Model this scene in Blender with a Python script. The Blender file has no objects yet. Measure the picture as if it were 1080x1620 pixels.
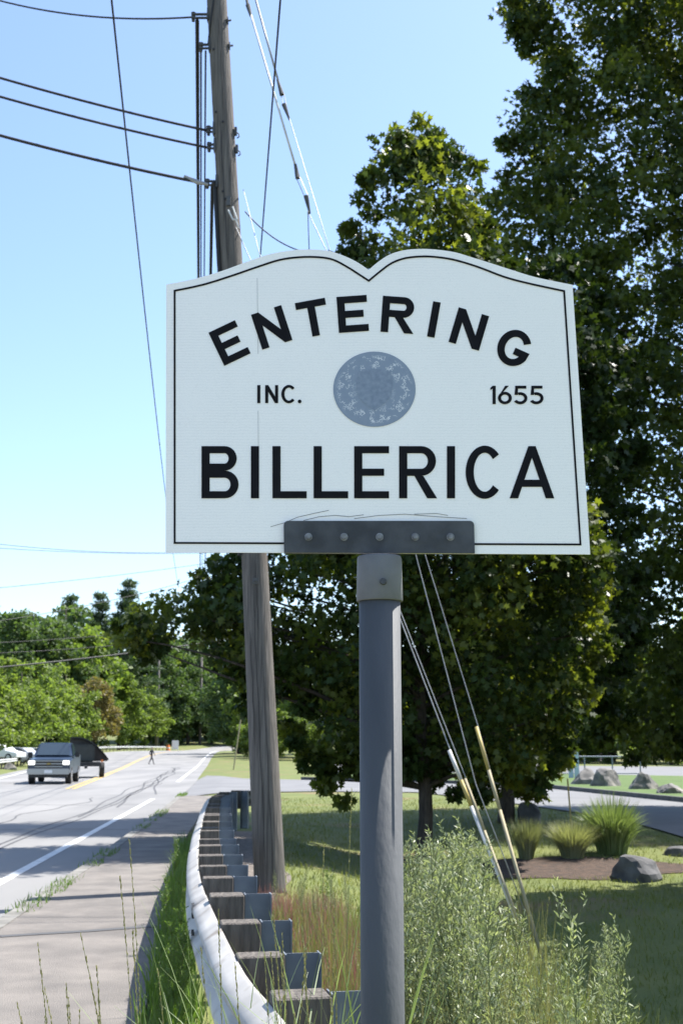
import bpy, bmesh, math, random
import numpy as np
from mathutils import Vector, Matrix
R = math.radians
random.seed(7); rng = np.random.default_rng(7)
scene = bpy.context.scene
COL = scene.collection

# ---------------------------------------------------------------- camera, sky, sun, exposure
EYE = 1.6; FPX = 1930.0; PITCH = math.atan(375.0 / FPX)
cam_d = bpy.data.cameras.new('camera'); cam = bpy.data.objects.new('camera', cam_d); COL.objects.link(cam)
cam_d.sensor_fit = 'VERTICAL'; cam_d.sensor_height = 23.5; cam_d.sensor_width = 15.67
cam_d.lens = FPX / 1620 * 23.5
cam_d.clip_start = 0.05; cam_d.clip_end = 3000
cam.location = (0, 0, EYE); cam.rotation_euler = (R(90) + PITCH, 0, 0)
cam_d.dof.use_dof = True; cam_d.dof.focus_distance = 2.65; cam_d.dof.aperture_fstop = 8.0
scene.camera = cam

SUN_EL = 58.0; SUN_AZ = 62.0          # azimuth measured from +Y towards +X
world = bpy.data.worlds.new('World'); scene.world = world; world.use_nodes = True
wn = world.node_tree.nodes; wl = world.node_tree.links
sky = wn.new('ShaderNodeTexSky'); sky.sky_type = 'NISHITA'; sky.sun_disc = False
sky.sun_elevation = R(SUN_EL); sky.sun_rotation = R(SUN_AZ)
sky.air_density = 1.0; sky.dust_density = 1.1; sky.ozone_density = 3.0
wl.new(sky.outputs[0], wn['Background'].inputs[0]); wn['Background'].inputs[1].default_value = 0.12
sd = bpy.data.lights.new('sun', 'SUN'); sd.energy = 4.7; sd.angle = R(0.53); sd.color = (1, 0.96, 0.9)
sun = bpy.data.objects.new('sun', sd); COL.objects.link(sun)
S = Vector((math.cos(R(SUN_EL)) * math.sin(R(SUN_AZ)), math.cos(R(SUN_EL)) * math.cos(R(SUN_AZ)), math.sin(R(SUN_EL))))
sun.rotation_euler = S.to_track_quat('Z', 'Y').to_euler(); sun.location = (10, 5, 30)
vs = scene.view_settings; vs.view_transform = 'Standard'; vs.look = 'None'; vs.gamma = 1; vs.exposure = 1.32
vs.use_curve_mapping = False

# ---------------------------------------------------------------- measuring helpers
cp, sp = math.cos(PITCH), math.sin(PITCH)
def ray(px, py):
    a = (px - 540) / FPX; b = (810 - py) / FPX
    return np.array([a, cp - b * sp, sp + b * cp])
def at(px, py, Y):
    d = ray(px, py); t = Y / d[1]
    return Vector((d[0] * t, Y, EYE + d[2] * t))
def gp(px, py, z=0.0):
    d = ray(px, py); t = (z - EYE) / d[2]
    return (d[0] * t, d[1] * t)
def ss(a, b, x):
    t = np.clip((np.asarray(x, float) - a) / (b - a), 0, 1); return t * t * (3 - 2 * t)

# rail face, kerb, sidewalk, road lines as x(y)
RAIL = [(3.6, -.07), (4.3, -.23), (5.3, -.44), (8.6, -.96), (12.6, -1.42), (16.4, -1.79), (20, -2.13), (22.5, -2.33), (24.2, -2.36), (25.4, -2.12), (26.2, -1.7)]
def xr(y): return np.interp(y, [-30] + [p[0] for p in RAIL[:8]] + [60, 120], [.4] + [p[1] for p in RAIL[:8]] + [-5.0, -9])
def smooth_fn(ys, xs_):
    yy = np.arange(-60, 421, 1.0); v = np.interp(yy, ys, xs_); w = np.clip((yy - 30) / 90, 0, 1)
    k = np.exp(-np.linspace(-2.2, 2.2, 61) ** 2); k /= k.sum(); sm = np.convolve(np.pad(v, 30, 'edge'), k, 'valid')
    for _ in range(1): sm = np.convolve(np.pad(sm, 30, 'edge'), k, 'valid')
    v = v * (1 - w) + sm * w
    return lambda y: np.interp(y, yy, v)
LX = [(-40, -2.3), (10, -3.75), (14.7, -4.1), (22.5, -4.7), (43, -6.3), (60, -7.9), (77, -9.6), (119, -13.7), (170, -18.6), (230, -23.6), (270, -24.8), (310, -22.5), (350, -16)]
xw = smooth_fn([p[0] for p in LX], [p[1] for p in LX])                                     # white edge line
xc = smooth_fn([-40, 0, 11, 17, 30, 44] + [p[0] for p in LX[5:]], [-1.2, -2.4, -3.05, -3.42, -4.4, -5.6] + [p[1] + .9 for p in LX[5:]])   # kerb / right road edge
xs = lambda y: np.interp(y, [-40, 0, 7.6, 11, 20, 30, 42], [2.0, -.3, -1.15, -1.55, -2.55, -3.35, -4.3])                    # sidewalk right edge
xl = smooth_fn([-40, 40, 63, 84, 120, 150, 200, 250, 300, 350], [-9.5, -13.6, -17.8, -21.6, -28, -33, -39, -40, -37, -30])   # far left edge line
yel = smooth_fn([40, 53, 90, 135, 190, 240, 300, 350], [-9.5, -11.3, -16.4, -22.7, -29, -31.8, -30, -23])
def zr(y): return 1.25 * ss(105, 250, y) + 7 * ss(290, 460, y)
def H(x, y):
    x = np.asarray(x, float); y = np.asarray(y, float)
    s = x - xr(y)
    t = np.clip((x - xc(y)) / 1.2, 0, 1)
    z = zr(y) - 0.05 + 0.10 * t
    dip = ss(0.9, 3.6, s) * (1 - ss(16, 30, y)) * (0.55 + 0.35 * ss(3.5, 7, x) * (1 - ss(9, 18, y)))
    bank = 0.25 * np.exp(-((s - 5.2) ** 2) / 2.0) * ss(4, 8, y) * (1 - ss(15, 20, y))
    und = 0.05 * np.sin(x * 0.9 + y * 0.35) * np.sin(y * 0.5 - x * .2) * ss(1.2, 3, s) * (1 - ss(20, 30, y))
    left = 0.35 * ss(0.8, 4, -(x - xl(y) + 0.9))
    return z - dip + bank + und + left
def hz(x, y): return float(H(x, y))
def ghit(px, py):
    d = ray(px, py); t = 2.0; o = np.array([0, 0, EYE])
    while t < 400:
        p = o + d * t
        if p[2] <= hz(p[0], p[1]): return Vector((p[0], p[1], hz(p[0], p[1])))
        t += 0.03 + t * .002
    return Vector(o + d * 400)

# ---------------------------------------------------------------- materials
def mat(name, c1, c2=None, rough=.8, scale=5.0, metal=0.0, bump=0.0, bscale=None, detail=6, stretch=(1, 1, 1), spec=.5, lo=.35, hi=.65, third=None):
    m = bpy.data.materials.new(name); m.use_nodes = True
    n = m.node_tree.nodes; l = m.node_tree.links; b = n['Principled BSDF']
    b.inputs['Roughness'].default_value = rough; b.inputs['Metallic'].default_value = metal
    b.inputs['Specular IOR Level'].default_value = spec
    c2 = c2 or tuple(v * .75 for v in c1)
    tc = n.new('ShaderNodeTexCoord'); mp = n.new('ShaderNodeMapping'); mp.inputs['Scale'].default_value = stretch
    l.new(tc.outputs['Object'], mp.inputs[0])
    nz = n.new('ShaderNodeTexNoise'); nz.inputs['Scale'].default_value = scale; nz.inputs['Detail'].default_value = detail
    l.new(mp.outputs[0], nz.inputs['Vector'])
    rp = n.new('ShaderNodeValToRGB'); e = rp.color_ramp.elements
    e[0].position = lo; e[1].position = hi; e[0].color = (*c2, 1); e[1].color = (*c1, 1)
    l.new(nz.outputs[0], rp.inputs[0]); out = rp.outputs[0]
    if third:
        c3, s3, p3 = third
        n3 = n.new('ShaderNodeTexNoise'); n3.inputs['Scale'].default_value = s3; n3.inputs['Detail'].default_value = 5
        l.new(tc.outputs['Object'], n3.inputs['Vector'])
        r3 = n.new('ShaderNodeValToRGB'); r3.color_ramp.elements[0].position = p3; r3.color_ramp.elements[1].position = p3 + .12
        l.new(n3.outputs[0], r3.inputs[0])
        mx = n.new('ShaderNodeMix'); mx.data_type = 'RGBA'; l.new(r3.outputs[0], mx.inputs[0])
        l.new(out, mx.inputs[6]); mx.inputs[7].default_value = (*c3, 1); out = mx.outputs[2]
    l.new(out, b.inputs['Base Color'])
    if bump:
        nb = n.new('ShaderNodeTexNoise'); nb.inputs['Scale'].default_value = bscale or scale * 4; nb.inputs['Detail'].default_value = 8
        l.new(mp.outputs[0], nb.inputs['Vector'])
        bp = n.new('ShaderNodeBump'); bp.inputs['Strength'].default_value = bump; bp.inputs['Distance'].default_value = .02
        l.new(nb.outputs[0], bp.inputs['Height']); l.new(bp.outputs[0], b.inputs['Normal'])
    return m
def leafmat(name, c1, c2, trans=.35, rough=.45, tcol=None, spec=.5):
    m = bpy.data.materials.new(name); m.use_nodes = True
    n = m.node_tree.nodes; l = m.node_tree.links; b = n['Principled BSDF']
    b.inputs['Roughness'].default_value = rough; b.inputs['Specular IOR Level'].default_value = spec
    g = n.new('ShaderNodeNewGeometry'); oi = n.new('ShaderNodeObjectInfo')
    ad = n.new('ShaderNodeMath'); ad.operation = 'MULTIPLY_ADD'; ad.inputs[1].default_value = .7
    ml = n.new('ShaderNodeMath'); ml.operation = 'MULTIPLY'; ml.inputs[1].default_value = .3
    l.new(oi.outputs['Random'], ml.inputs[0]); l.new(g.outputs['Random Per Island'], ad.inputs[0]); l.new(ml.outputs[0], ad.inputs[2])
    rp = n.new('ShaderNodeValToRGB'); e = rp.color_ramp.elements; e[0].color = (*c1, 1); e[1].color = (*c2, 1)
    l.new(ad.outputs[0], rp.inputs[0]); l.new(rp.outputs[0], b.inputs['Base Color'])
    t = n.new('ShaderNodeBsdfTranslucent')
    mc = n.new('ShaderNodeMix'); mc.data_type = 'RGBA'; mc.blend_type = 'MULTIPLY'; mc.inputs[0].default_value = 1
    l.new(rp.outputs[0], mc.inputs[6]); mc.inputs[7].default_value = (*(tcol or (1.5, 1.6, .7)), 1)
    l.new(mc.outputs[2], t.inputs[0])
    mx = n.new('ShaderNodeMixShader'); mx.inputs[0].default_value = trans
    l.new(b.outputs[0], mx.inputs[1]); l.new(t.outputs[0], mx.inputs[2]); l.new(mx.outputs[0], n['Material Output'].inputs[0])
    return m
def plain(name, c, rough=.5, metal=0, spec=.5, emit=0):
    m = bpy.data.materials.new(name); m.use_nodes = True; b = m.node_tree.nodes['Principled BSDF']
    b.inputs['Base Color'].default_value = (*c, 1); b.inputs['Roughness'].default_value = rough
    b.inputs['Metallic'].default_value = metal; b.inputs['Specular IOR Level'].default_value = spec
    if emit: b.inputs['Emission Color'].default_value = (*c, 1); b.inputs['Emission Strength'].default_value = emit
    return m

M = {}
M['ground'] = mat('lawn_soil', (.13, .145, .038), (.09, .115, .028), rough=1, scale=.9, bump=.6, bscale=30, third=((.17, .125, .06), .35, .56))
M['lawn'] = mat('island_lawn', (.085, .13, .03), (.06, .10, .022), rough=1, scale=1.5, bump=.6, bscale=30)
M['road'] = mat('asphalt_worn', (.225, .22, .213), (.16, .158, .155), rough=.9, scale=.5, bump=.4, bscale=150, stretch=(1, .2, 1), detail=12, third=((.145, .143, .14), .22, .6))
M['drive'] = mat('driveway_asphalt', (.17, .17, .172), (.135, .135, .138), rough=.9, scale=.5, bump=.2, bscale=100)
M['walk'] = mat('sidewalk_asphalt', (.205, .185, .165), (.135, .123, .112), rough=.95, scale=2.2, detail=14, bump=.7, bscale=110, third=((.12, .108, .098), .9, .6))
M['tar'] = plain('tar_seal', (.07, .07, .072), .85)
M['kerb'] = mat('kerb_stone', (.22, .21, .19), (.12, .115, .1), rough=.9, scale=4, bump=.4)
M['kerbd'] = mat('kerb_dark', (.10, .10, .10), (.06, .06, .06), rough=.9, scale=4, bump=.4)
M['paint_w'] = mat('road_paint_white', (.62, .62, .6), (.42, .42, .41), rough=.7, scale=6, lo=.3, hi=.5)
M['paint_y'] = mat('road_paint_yellow', (.55, .36, .07), (.4, .28, .09), rough=.7, scale=3)
M['mulch'] = mat('mulch', (.085, .054, .038), (.04, .028, .021), rough=1, scale=9, bump=1)
M['gravel'] = mat('gravel', (.2, .17, .145), (.09, .075, .065), rough=1, scale=22, bump=1, bscale=40)
M['galv'] = mat('galvanised_steel', (.088, .092, .098), (.06, .064, .069), rough=.7, metal=.05, scale=7, stretch=(1, 1, .35), bump=.12, bscale=80, third=((.07, .05, .038), 4.5, .67))
M['galv_b'] = mat('bracket_steel', (.075, .08, .088), (.035, .038, .043), rough=.6, metal=.2, scale=14, bump=.08, bscale=70)
M['boltm'] = mat('bolt_zinc', (.24, .245, .255), (.13, .13, .135), rough=.5, metal=.3, scale=60)
M['rail'] = mat('rail_steel', (.47, .45, .42), (.33, .315, .295), rough=.65, metal=0, scale=3, bump=.05, third=((.24, .21, .18), 4, .58))
M['post'] = mat('rail_post_steel', (.22, .25, .28), (.15, .17, .2), rough=.6, metal=.3, scale=5)
M['wood'] = mat('weathered_wood', (.15, .132, .115), (.055, .048, .042), rough=.95, scale=9, stretch=(5, 5, .5), bump=.7, bscale=14, lo=.3, hi=.7)
M['pole'] = mat('pole_wood', (.165, .15, .138), (.07, .064, .06), rough=.95, scale=10, stretch=(4, 4, .18), bump=.8, bscale=14, lo=.3, hi=.7, third=((.09, .07, .055), 1.2, .6))
M['cable'] = plain('cable_black', (.012, .012, .014), .6)
M['wire'] = mat('steel_wire', (.32, .33, .34), rough=.5, metal=.5)
M['rod'] = mat('insulator_rod', (.62, .63, .62), (.5, .5, .5), rough=.45)
M['guardw'] = mat('guy_guard_white', (.62, .6, .55), (.46, .44, .4), rough=.6)
M['guardy'] = mat('guy_guard_yellow', (.42, .31, .08), (.33, .26, .1), rough=.6)
M['guardf'] = mat('guy_guard_faded', (.36, .30, .17), (.27, .24, .16), rough=.7)
M['hard'] = mat('dark_hardware', (.10, .10, .10), (.05, .05, .05), rough=.6, metal=.4)
M['letter'] = mat('black_lettering', (.010, .010, .013), (.007, .007, .009), rough=.8, scale=30, spec=.15)
M['bark'] = mat('bark', (.075, .06, .048), (.035, .028, .023), rough=1, scale=9, stretch=(3, 3, .6), bump=1, bscale=12)
M['stone'] = mat('boulder_stone', (.22, .205, .19), (.11, .105, .1), rough=.95, scale=3, bump=.6, bscale=9, third=((.3, .27, .23), 2.0, .56))
M['stoned'] = mat('dark_boulder_stone', (.13, .128, .13), (.055, .055, .057), rough=.95, scale=3, bump=.6, bscale=9)
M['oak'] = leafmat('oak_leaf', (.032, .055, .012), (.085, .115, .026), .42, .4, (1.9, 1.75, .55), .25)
M['oak2'] = leafmat('oak_leaf_shaded', (.018, .036, .010), (.045, .072, .018), .26, .45, (1.8, 1.7, .6), .2)  # darker leaf copy, shade under the canopy put into its colour
M['oaklit'] = leafmat('oak_leaf_sunlit', (.07, .10, .02), (.14, .17, .04), .5, .38, (1.8, 1.7, .5), .35)  # lighter yellow-green leaf copy: sunlit sprays painted into the leaf colour
M['maple'] = leafmat('row_leaf', (.10, .15, .035), (.16, .205, .05), .5, .6)
M['rust'] = leafmat('rusty_leaf', (.14, .125, .04), (.17, .13, .05), .4, .6)
M['forest'] = leafmat('forest_leaf', (.055, .095, .032), (.095, .14, .05), .42, .65)
M['pine'] = leafmat('pine_needle', (.04, .07, .032), (.06, .095, .042), .3, .7)
M['weed'] = leafmat('weed_leaf', (.17, .205, .10), (.37, .39, .26), .35, .5, (1.3, 1.4, .7))
M['weedg'] = leafmat('weed_green', (.075, .135, .03), (.13, .2, .045), .4, .5)
M['grass'] = leafmat('grass_blade', (.10, .14, .035), (.20, .215, .075), .35, .5)
M['lawng'] = leafmat('lawn_blade', (.10, .135, .03), (.18, .18, .055), .35, .6)
M['seed'] = leafmat('seed_head', (.17, .17, .075), (.27, .24, .12), .3, .7)
M['redg'] = leafmat('red_grass', (.2, .115, .095), (.3, .18, .15), .35, .7, (1.4, 1, .9))
M['orn'] = leafmat('ornamental_blade', (.10, .15, .05), (.26, .31, .16), .3, .4)
M['orn2'] = leafmat('ornamental_pale', (.18, .2, .10), (.31, .31, .19), .3, .6)
M['stem'] = mat('weed_stem', (.14, .16, .06), (.09, .11, .04), rough=.8)
M['tyre'] = plain('tyre_rubber', (.02, .02, .02), .8)
M['rim'] = plain('rim_metal', (.4, .4, .42), .35, .8)
M['glass'] = plain('dark_glass', (.03, .045, .06), .08, 0, .8)
M['blue'] = mat('blue_paint', (.018, .036, .07), (.015, .03, .06), rough=.3, spec=.7)
M['chrome'] = plain('chrome', (.34, .35, .37), .3, .9)
M['lampglass'] = plain('lamp_glass', (.8, .8, .75), .15, 0, .8, .8)
M['black'] = mat('black_steel', (.025, .025, .026), (.018, .018, .018), rough=.6)
M['white'] = plain('white_paint', (.72, .73, .74), .35)
M['silver'] = plain('silver_paint', (.4, .42, .45), .35, .4)
M['orange'] = plain('orange_plastic', (.7, .18, .03), .5)
M['signblue'] = mat('pale_sign_paint', (.42, .52, .6), (.36, .46, .54), rough=.5)
M['skin'] = plain('skin', (.35, .2, .14), .6)
M['cloth'] = plain('black_clothing', (.02, .021, .025), .9)
M['hair'] = plain('dark_hair', (.02, .015, .012), .7)

# ---------------------------------------------------------------- mesh helpers
class MB:
    def __init__(s): s.v = []; s.f = []; s.m = []
    def add(s, vs_, fs, mi=0):
        o = len(s.v); s.v += [tuple(v) for v in vs_]; s.f += [tuple(i + o for i in f) for f in fs]; s.m += [mi] * len(fs); return s
    def box(s, c, d, rot=None, mi=0):
        c = Vector(c); hx, hy, hz_ = d[0] / 2, d[1] / 2, d[2] / 2
        vs_ = [Vector((x, y, z)) for z in (-hz_, hz_) for y in (-hy, hy) for x in (-hx, hx)]
        if rot is not None: vs_ = [rot @ v for v in vs_]
        return s.add([v + c for v in vs_], [(0, 2, 3, 1), (4, 5, 7, 6), (0, 1, 5, 4), (2, 6, 7, 3), (0, 4, 6, 2), (1, 3, 7, 5)], mi)
    def tube(s, pts, r, n=8, cap=True, mi=0):
        pts = [Vector(p) for p in pts]; k = len(pts)
        rs = r if isinstance(r, (list, tuple)) else [r] * k
        vs_ = []; ref = None
        for i, p in enumerate(pts):
            t = (pts[min(i + 1, k - 1)] - pts[max(i - 1, 0)]).normalized()
            if ref is None:
                ref = Vector((0, 0, 1)) if abs(t.z) < .9 else Vector((1, 0, 0))
            u = t.cross(ref).normalized(); w = u.cross(t).normalized(); ref = w
            for j in range(n):
                a = 2 * math.pi * j / n; vs_.append(p + (u * math.cos(a) + w * math.sin(a)) * rs[i])
        fs = [(i * n + j, i * n + (j + 1) % n, (i + 1) * n + (j + 1) % n, (i + 1) * n + j) for i in range(k - 1) for j in range(n)]
        if cap: fs += [tuple(range(n))[::-1], tuple((k - 1) * n + j for j in range(n))]
        return s.add(vs_, fs, mi)
    def prism(s, poly, axis, a, b, mi=0):
        """poly in the two other axes, extruded along axis ('x','y','z') from a to b"""
        n = len(poly)
        def P(p, w): return {'x': (w, p[0], p[1]), 'y': (p[0], w, p[1]), 'z': (p[0], p[1], w)}[axis]
        vs_ = [P(p, a) for p in poly] + [P(p, b) for p in poly]
        fs = [tuple(range(n)), tuple(range(2 * n - 1, n - 1, -1))] + [(i, i + n, (i + 1) % n + n, (i + 1) % n) for i in range(n)]
        return s.add(vs_, fs, mi)
    def mesh(s, name, mats, smooth=False, fix=True):
        me = bpy.data.meshes.new(name); me.from_pydata(s.v, [], s.f)
        for m in (mats if isinstance(mats, (list, tuple)) else [mats]): me.materials.append(m)
        me.polygons.foreach_set('material_index', s.m)
        if fix:
            bm = bmesh.new(); bm.from_mesh(me); bmesh.ops.recalc_face_normals(bm, faces=bm.faces); bm.to_mesh(me); bm.free()
        if smooth: me.polygons.foreach_set('use_smooth', [True] * len(me.polygons))
        me.update(); return me
    def build(s, name, mats, parent=None, smooth=False, fix=True):
        return link(name, s.mesh(name, mats, smooth, fix), parent)
def link(name, me, parent=None):
    o = bpy.data.objects.new(name, me); COL.objects.link(o)
    if parent is not None:
        o.parent = parent; p = parent; off = Vector((0, 0, 0))
        if p.get('world_parts', 0): o.matrix_parent_inverse = p['_m'] if False else Matrix.Translation(-Vector(p['base']))
    return o
def tag(o, label, cat=None, group=None, kind=None):
    if label: o['label'] = label
    if cat: o['category'] = cat
    if group: o['group'] = group
    if kind: o['kind'] = kind
    return o
def thing(name, label, cat, loc=(0, 0, 0), rz=0, group=None, world_parts=False):
    o = bpy.data.objects.new(name, None); COL.objects.link(o); o.location = loc; o.rotation_euler = (0, 0, rz); o.empty_display_size = .1
    tag(o, label, cat, group)
    if world_parts: o['world_parts'] = 1; o['base'] = tuple(loc)
    return o
def struct(o): o['kind'] = 'structure'; return o
def copy_tree(o, parent=None):
    c = o.copy(); COL.objects.link(c); c.parent = parent
    for ch in list(o.children): copy_tree(ch, c)
    return c
def raw_mesh(name, V, loops, starts, totals, mats, midx=None, smooth=False):
    me = bpy.data.meshes.new(name)
    me.vertices.add(len(V)); me.vertices.foreach_set('co', np.asarray(V, np.float32).ravel())
    me.loops.add(len(loops)); me.loops.foreach_set('vertex_index', np.asarray(loops, np.int32))
    me.polygons.add(len(starts)); me.polygons.foreach_set('loop_start', np.asarray(starts, np.int32)); me.polygons.foreach_set('loop_total', np.asarray(totals, np.int32))
    for m in (mats if isinstance(mats, (list, tuple)) else [mats]): me.materials.append(m)
    if midx is not None: me.polygons.foreach_set('material_index', np.asarray(midx, np.int32))
    me.update(calc_edges=True); return me
def cards(name, shape, P, U, W, size, mats, midx=None, cup=0.0):
    """many copies of a flat polygon `shape` (k,2) at P with axes U (along) and W (across)"""
    shape = np.asarray(shape, float); k = len(shape); N = len(P)
    nrm = np.cross(U, W)
    sz = np.asarray(size).reshape(-1, 1, 1)
    V = P[:, None, :] + sz * (shape[None, :, 0:1] * W[:, None, :] + shape[None, :, 1:2] * U[:, None, :] + (cup * np.abs(shape[None, :, 0:1])) * nrm[:, None, :])
    loops = np.arange(N * k); starts = np.arange(N) * k; totals = np.full(N, k)
    return raw_mesh(name, V.reshape(-1, 3), loops, starts, totals, mats, midx)
def unit(a): return a / np.maximum(np.linalg.norm(a, axis=-1, keepdims=True), 1e-9)
def rand_dirs(n): return unit(rng.normal(size=(n, 3)))
OAK = [(0, 0), (.40, .2), (.17, .38), (.5, .62), (.16, .66), (0, 1), (-.16, .66), (-.5, .62), (-.17, .38), (-.40, .2)]
OVAL = [(0, 0), (.3, .3), (.28, .7), (0, 1), (-.28, .7), (-.3, .3)]
LANCE = [(0, 0), (.13, .4), (0, 1), (-.13, .4)]
def leaf_axes(n, droop=.35):
    U = rand_dirs(n); U[:, 2] -= droop; U = unit(U)
    A = rand_dirs(n); A[:, 2] += .35          # leaf faces tend to look upward
    W = unit(np.cross(U, A)); return U, W

# ---------------------------------------------------------------- ground, road, pavements
def grid(xsv, ysv, f):
    X, Y = np.meshgrid(xsv, ysv); Z = f(X, Y); V = np.stack([X, Y, Z], -1).reshape(-1, 3)
    nx, ny = len(xsv), len(ysv); i = np.arange(ny - 1)[:, None] * nx + np.arange(nx - 1)[None, :]
    Q = np.stack([i, i + 1, i + nx + 1, i + nx], -1).reshape(-1, 4); return V, Q
gx = np.concatenate([np.linspace(-400, -40, 25)[:-1], np.linspace(-40, -6, 35)[:-1], np.linspace(-6, 14, 101)[:-1], np.linspace(14, 50, 31)[:-1], np.linspace(50, 400, 25)])
gy = np.concatenate([np.linspace(-60, -2, 15)[:-1], np.linspace(-2, 32, 137)[:-1], np.linspace(32, 120, 89)[:-1], np.linspace(120, 700, 59)])
V, Q = grid(gx, gy, H)
me = raw_mesh('ground', V, Q.ravel(), np.arange(len(Q)) * 4, np.full(len(Q), 4), M['ground'])
me.polygons.foreach_set('use_smooth', [True] * len(me.polygons)); struct(link('ground', me))

def strip(name, fl, fr, ys, zf, m, n=2, skirt=0.0):
    ys = np.asarray(ys, float); T = np.linspace(0, 1, n); mb = MB(); vs_ = []; k = n
    for y in ys:
        a, b = float(fl(y)), float(fr(y))
        for t in T: x = a + (b - a) * t; vs_.append((x, y, float(zf(x, y))))
    fs = [(i * k + j, i * k + j + 1, (i + 1) * k + j + 1, (i + 1) * k + j) for i in range(len(ys) - 1) for j in range(k - 1)]
    mb.add(vs_, fs)
    if skirt:
        for side in (0, k - 1):
            vv = []; 
            for i in range(len(ys)): p = vs_[i * k + side]; vv += [p, (p[0], p[1], p[2] - skirt)]
            mb.add(vv, [(2 * i, 2 * i + 1, 2 * i + 3, 2 * i + 2) for i in range(len(ys) - 1)])
        p = vs_[-k]; q = vs_[-1]; mb.add([p, q, (q[0], q[1], q[2] - skirt), (p[0], p[1], p[2] - skirt)], [(0, 1, 2, 3)])
    return struct(mb.build(name, m, fix=False))
Yr = np.concatenate([np.linspace(-40, 40, 41), np.linspace(43, 350, 103)])
road = strip('road', lambda y: xl(y) - .9, xc, Yr, lambda x, y: zr(y), M['road'], 9)
Yw = np.linspace(-20, 41, 62)
walk = strip('sidewalk', lambda y: xc(y) + .15, xs, Yw, lambda x, y: .10 + .0 * x, M['walk'], 6, .16)
kerb = strip('kerb', xc, lambda y: xc(y) + .146, Yw, lambda x, y: .105, M['kerb'], 2, .16)
strip('edge_line', lambda y: xw(y) - .07, lambda y: xw(y) + .07, np.concatenate([np.linspace(-20, 41, 40)]), lambda x, y: zr(y) + .005, M['paint_w'])
strip('edge_line', lambda y: xw(y) - .09, lambda y: xw(y) + .09, np.linspace(62, 320, 100), lambda x, y: zr(y) + .006, M['paint_w'])
strip('edge_line', lambda y: xl(y) - .08, lambda y: xl(y) + .08, np.linspace(30, 320, 110), lambda x, y: zr(y) + .006, M['paint_w'])
for o_ in (-.2, .08): strip('centre_line', lambda y: yel(y) + o_, lambda y: yel(y) + o_ + .13, np.linspace(51, 320, 100), lambda x, y: zr(y) + .006, M['paint_y'])
# tar seams across the sidewalk and sealed cracks in the road
def seam(pts, w, z, name):
    mb = MB()
    for (x0, y0), (x1, y1) in zip(pts[:-1], pts[1:]):
        d = Vector((x1 - x0, y1 - y0, 0)).normalized(); nrm = Vector((-d.y, d.x, 0)) * w / 2
        a, b = Vector((x0, y0, z)), Vector((x1, y1, z)); mb.add([a - nrm, a + nrm, b + nrm, b - nrm], [(0, 1, 2, 3)])
    return struct(mb.build(name, M['tar'], fix=False))
seam([gp(0, 1482, .1), gp(60, 1478, .1), gp(130, 1474, .1), gp(250, 1465, .1)], .11, .1045, 'pavement_seam')
for y0, w in ((22.6, .03), (31, .03)): seam([(float(xc(y0)) + .16, y0 - .1), (float(xs(y0)) - .02, y0 + .1)], w, .1045, 'pavement_seam')
def wob(y0, y1, xa, xb, amp, n=26):
    ph = rng.uniform(0, 6); t = np.linspace(0, 1, n)
    return [(xa + (xb - xa) * a + amp * math.sin(a * 9 + ph) + amp * .4 * math.sin(a * 31 + ph), y0 + (y1 - y0) * a) for a in t]
for a in ((13, 60, -4.9, -8.6, .12), (16, 75, -5.4, -10.5, .2), (30, 110, -6.0, -14.5, .2), (35, 120, -6.6, -15.4, .25), (45, 130, -7.0, -17.2, .25), (55, 150, -8.2, -19.3, .3), (18, 42, -6.6, -8.4, .3)):
    seam(wob(*a), .035 + .0003 * a[1], .0042, 'crack_seal')
for y0 in (25.5, 36.5): seam([(x, y0 + .1 * math.sin(x * 2)) for x in np.linspace(-14, -4.3, 12)], .06, .0044, 'crack_seal')

# driveway, its kerb, island lawn, far access road
def poly_strip(name, A, B, m, off, n=7, sub=8):
    A = np.array(A, float); B = np.array(B, float); t = np.linspace(0, len(A) - 1, (len(A) - 1) * sub + 1); idx = np.arange(len(A))
    sm = lambda P: np.stack([np.interp(t, idx, P[:, 0]), np.interp(t, idx, P[:, 1])], -1)
    a, b = sm(A), sm(B); mb = MB(); vs_ = []
    for i in range(len(t)):
        for s in np.linspace(0, 1, n):
            x, y = a[i] + (b[i] - a[i]) * s; vs_.append((x, y, hz(x, y) + off))
    mb.add(vs_, [(i * n + j, i * n + j + 1, (i + 1) * n + j + 1, (i + 1) * n + j) for i in range(len(t) - 1) for j in range(n - 1)])
    return struct(mb.build(name, m, fix=False)), a, b
near = [(-6.2, 41.5), (-4, 44.5), (-1, 46), (2.7, 45), (4.4, 39), (5.5, 32.5), (6.9, 24), (9, 15), (13, 3)]
far = [(-8.2, 76), (-5.2, 66), (-1, 62), (3.5, 59), (8.2, 49), (9.4, 40), (10.6, 32), (14, 20), (19, 6)]
_, na, fa = poly_strip('driveway', near, far, M['drive'], .03)
isl = [(p[0] + .15, p[1] + .1) for p in far[2:]]
island_far = [(0, 82), (5, 80), (10, 78), (16, 74), (24, 66), (36, 50), (50, 30)]
poly_strip('island_lawn', isl, island_far, M['lawn'], .06, n=9)
poly_strip('access_road', [(p[0], p[1] + .3) for p in island_far], [(-2, 122), (8, 120), (22, 114), (36, 106), (50, 92), (70, 70), (90, 45)], M['drive'], .035, n=9)
kb = MB(); pts = fa[14:]
for i in range(len(pts) - 1):
    (x0, y0), (x1, y1) = pts[i], pts[i + 1]; d = Vector((x1 - x0, y1 - y0, 0)).normalized(); w = Vector((-d.y, d.x, 0)) * .16
    a, b = Vector((x0, y0, hz(x0, y0))), Vector((x1, y1, hz(x1, y1))); u = Vector((0, 0, .17))
    kb.add([a - w * 0, b - w * 0, b + w, a + w, a + u, b + u, b + w + u, a + w + u], [(4, 5, 6, 7), (0, 1, 5, 4), (3, 7, 6, 2)])
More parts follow.
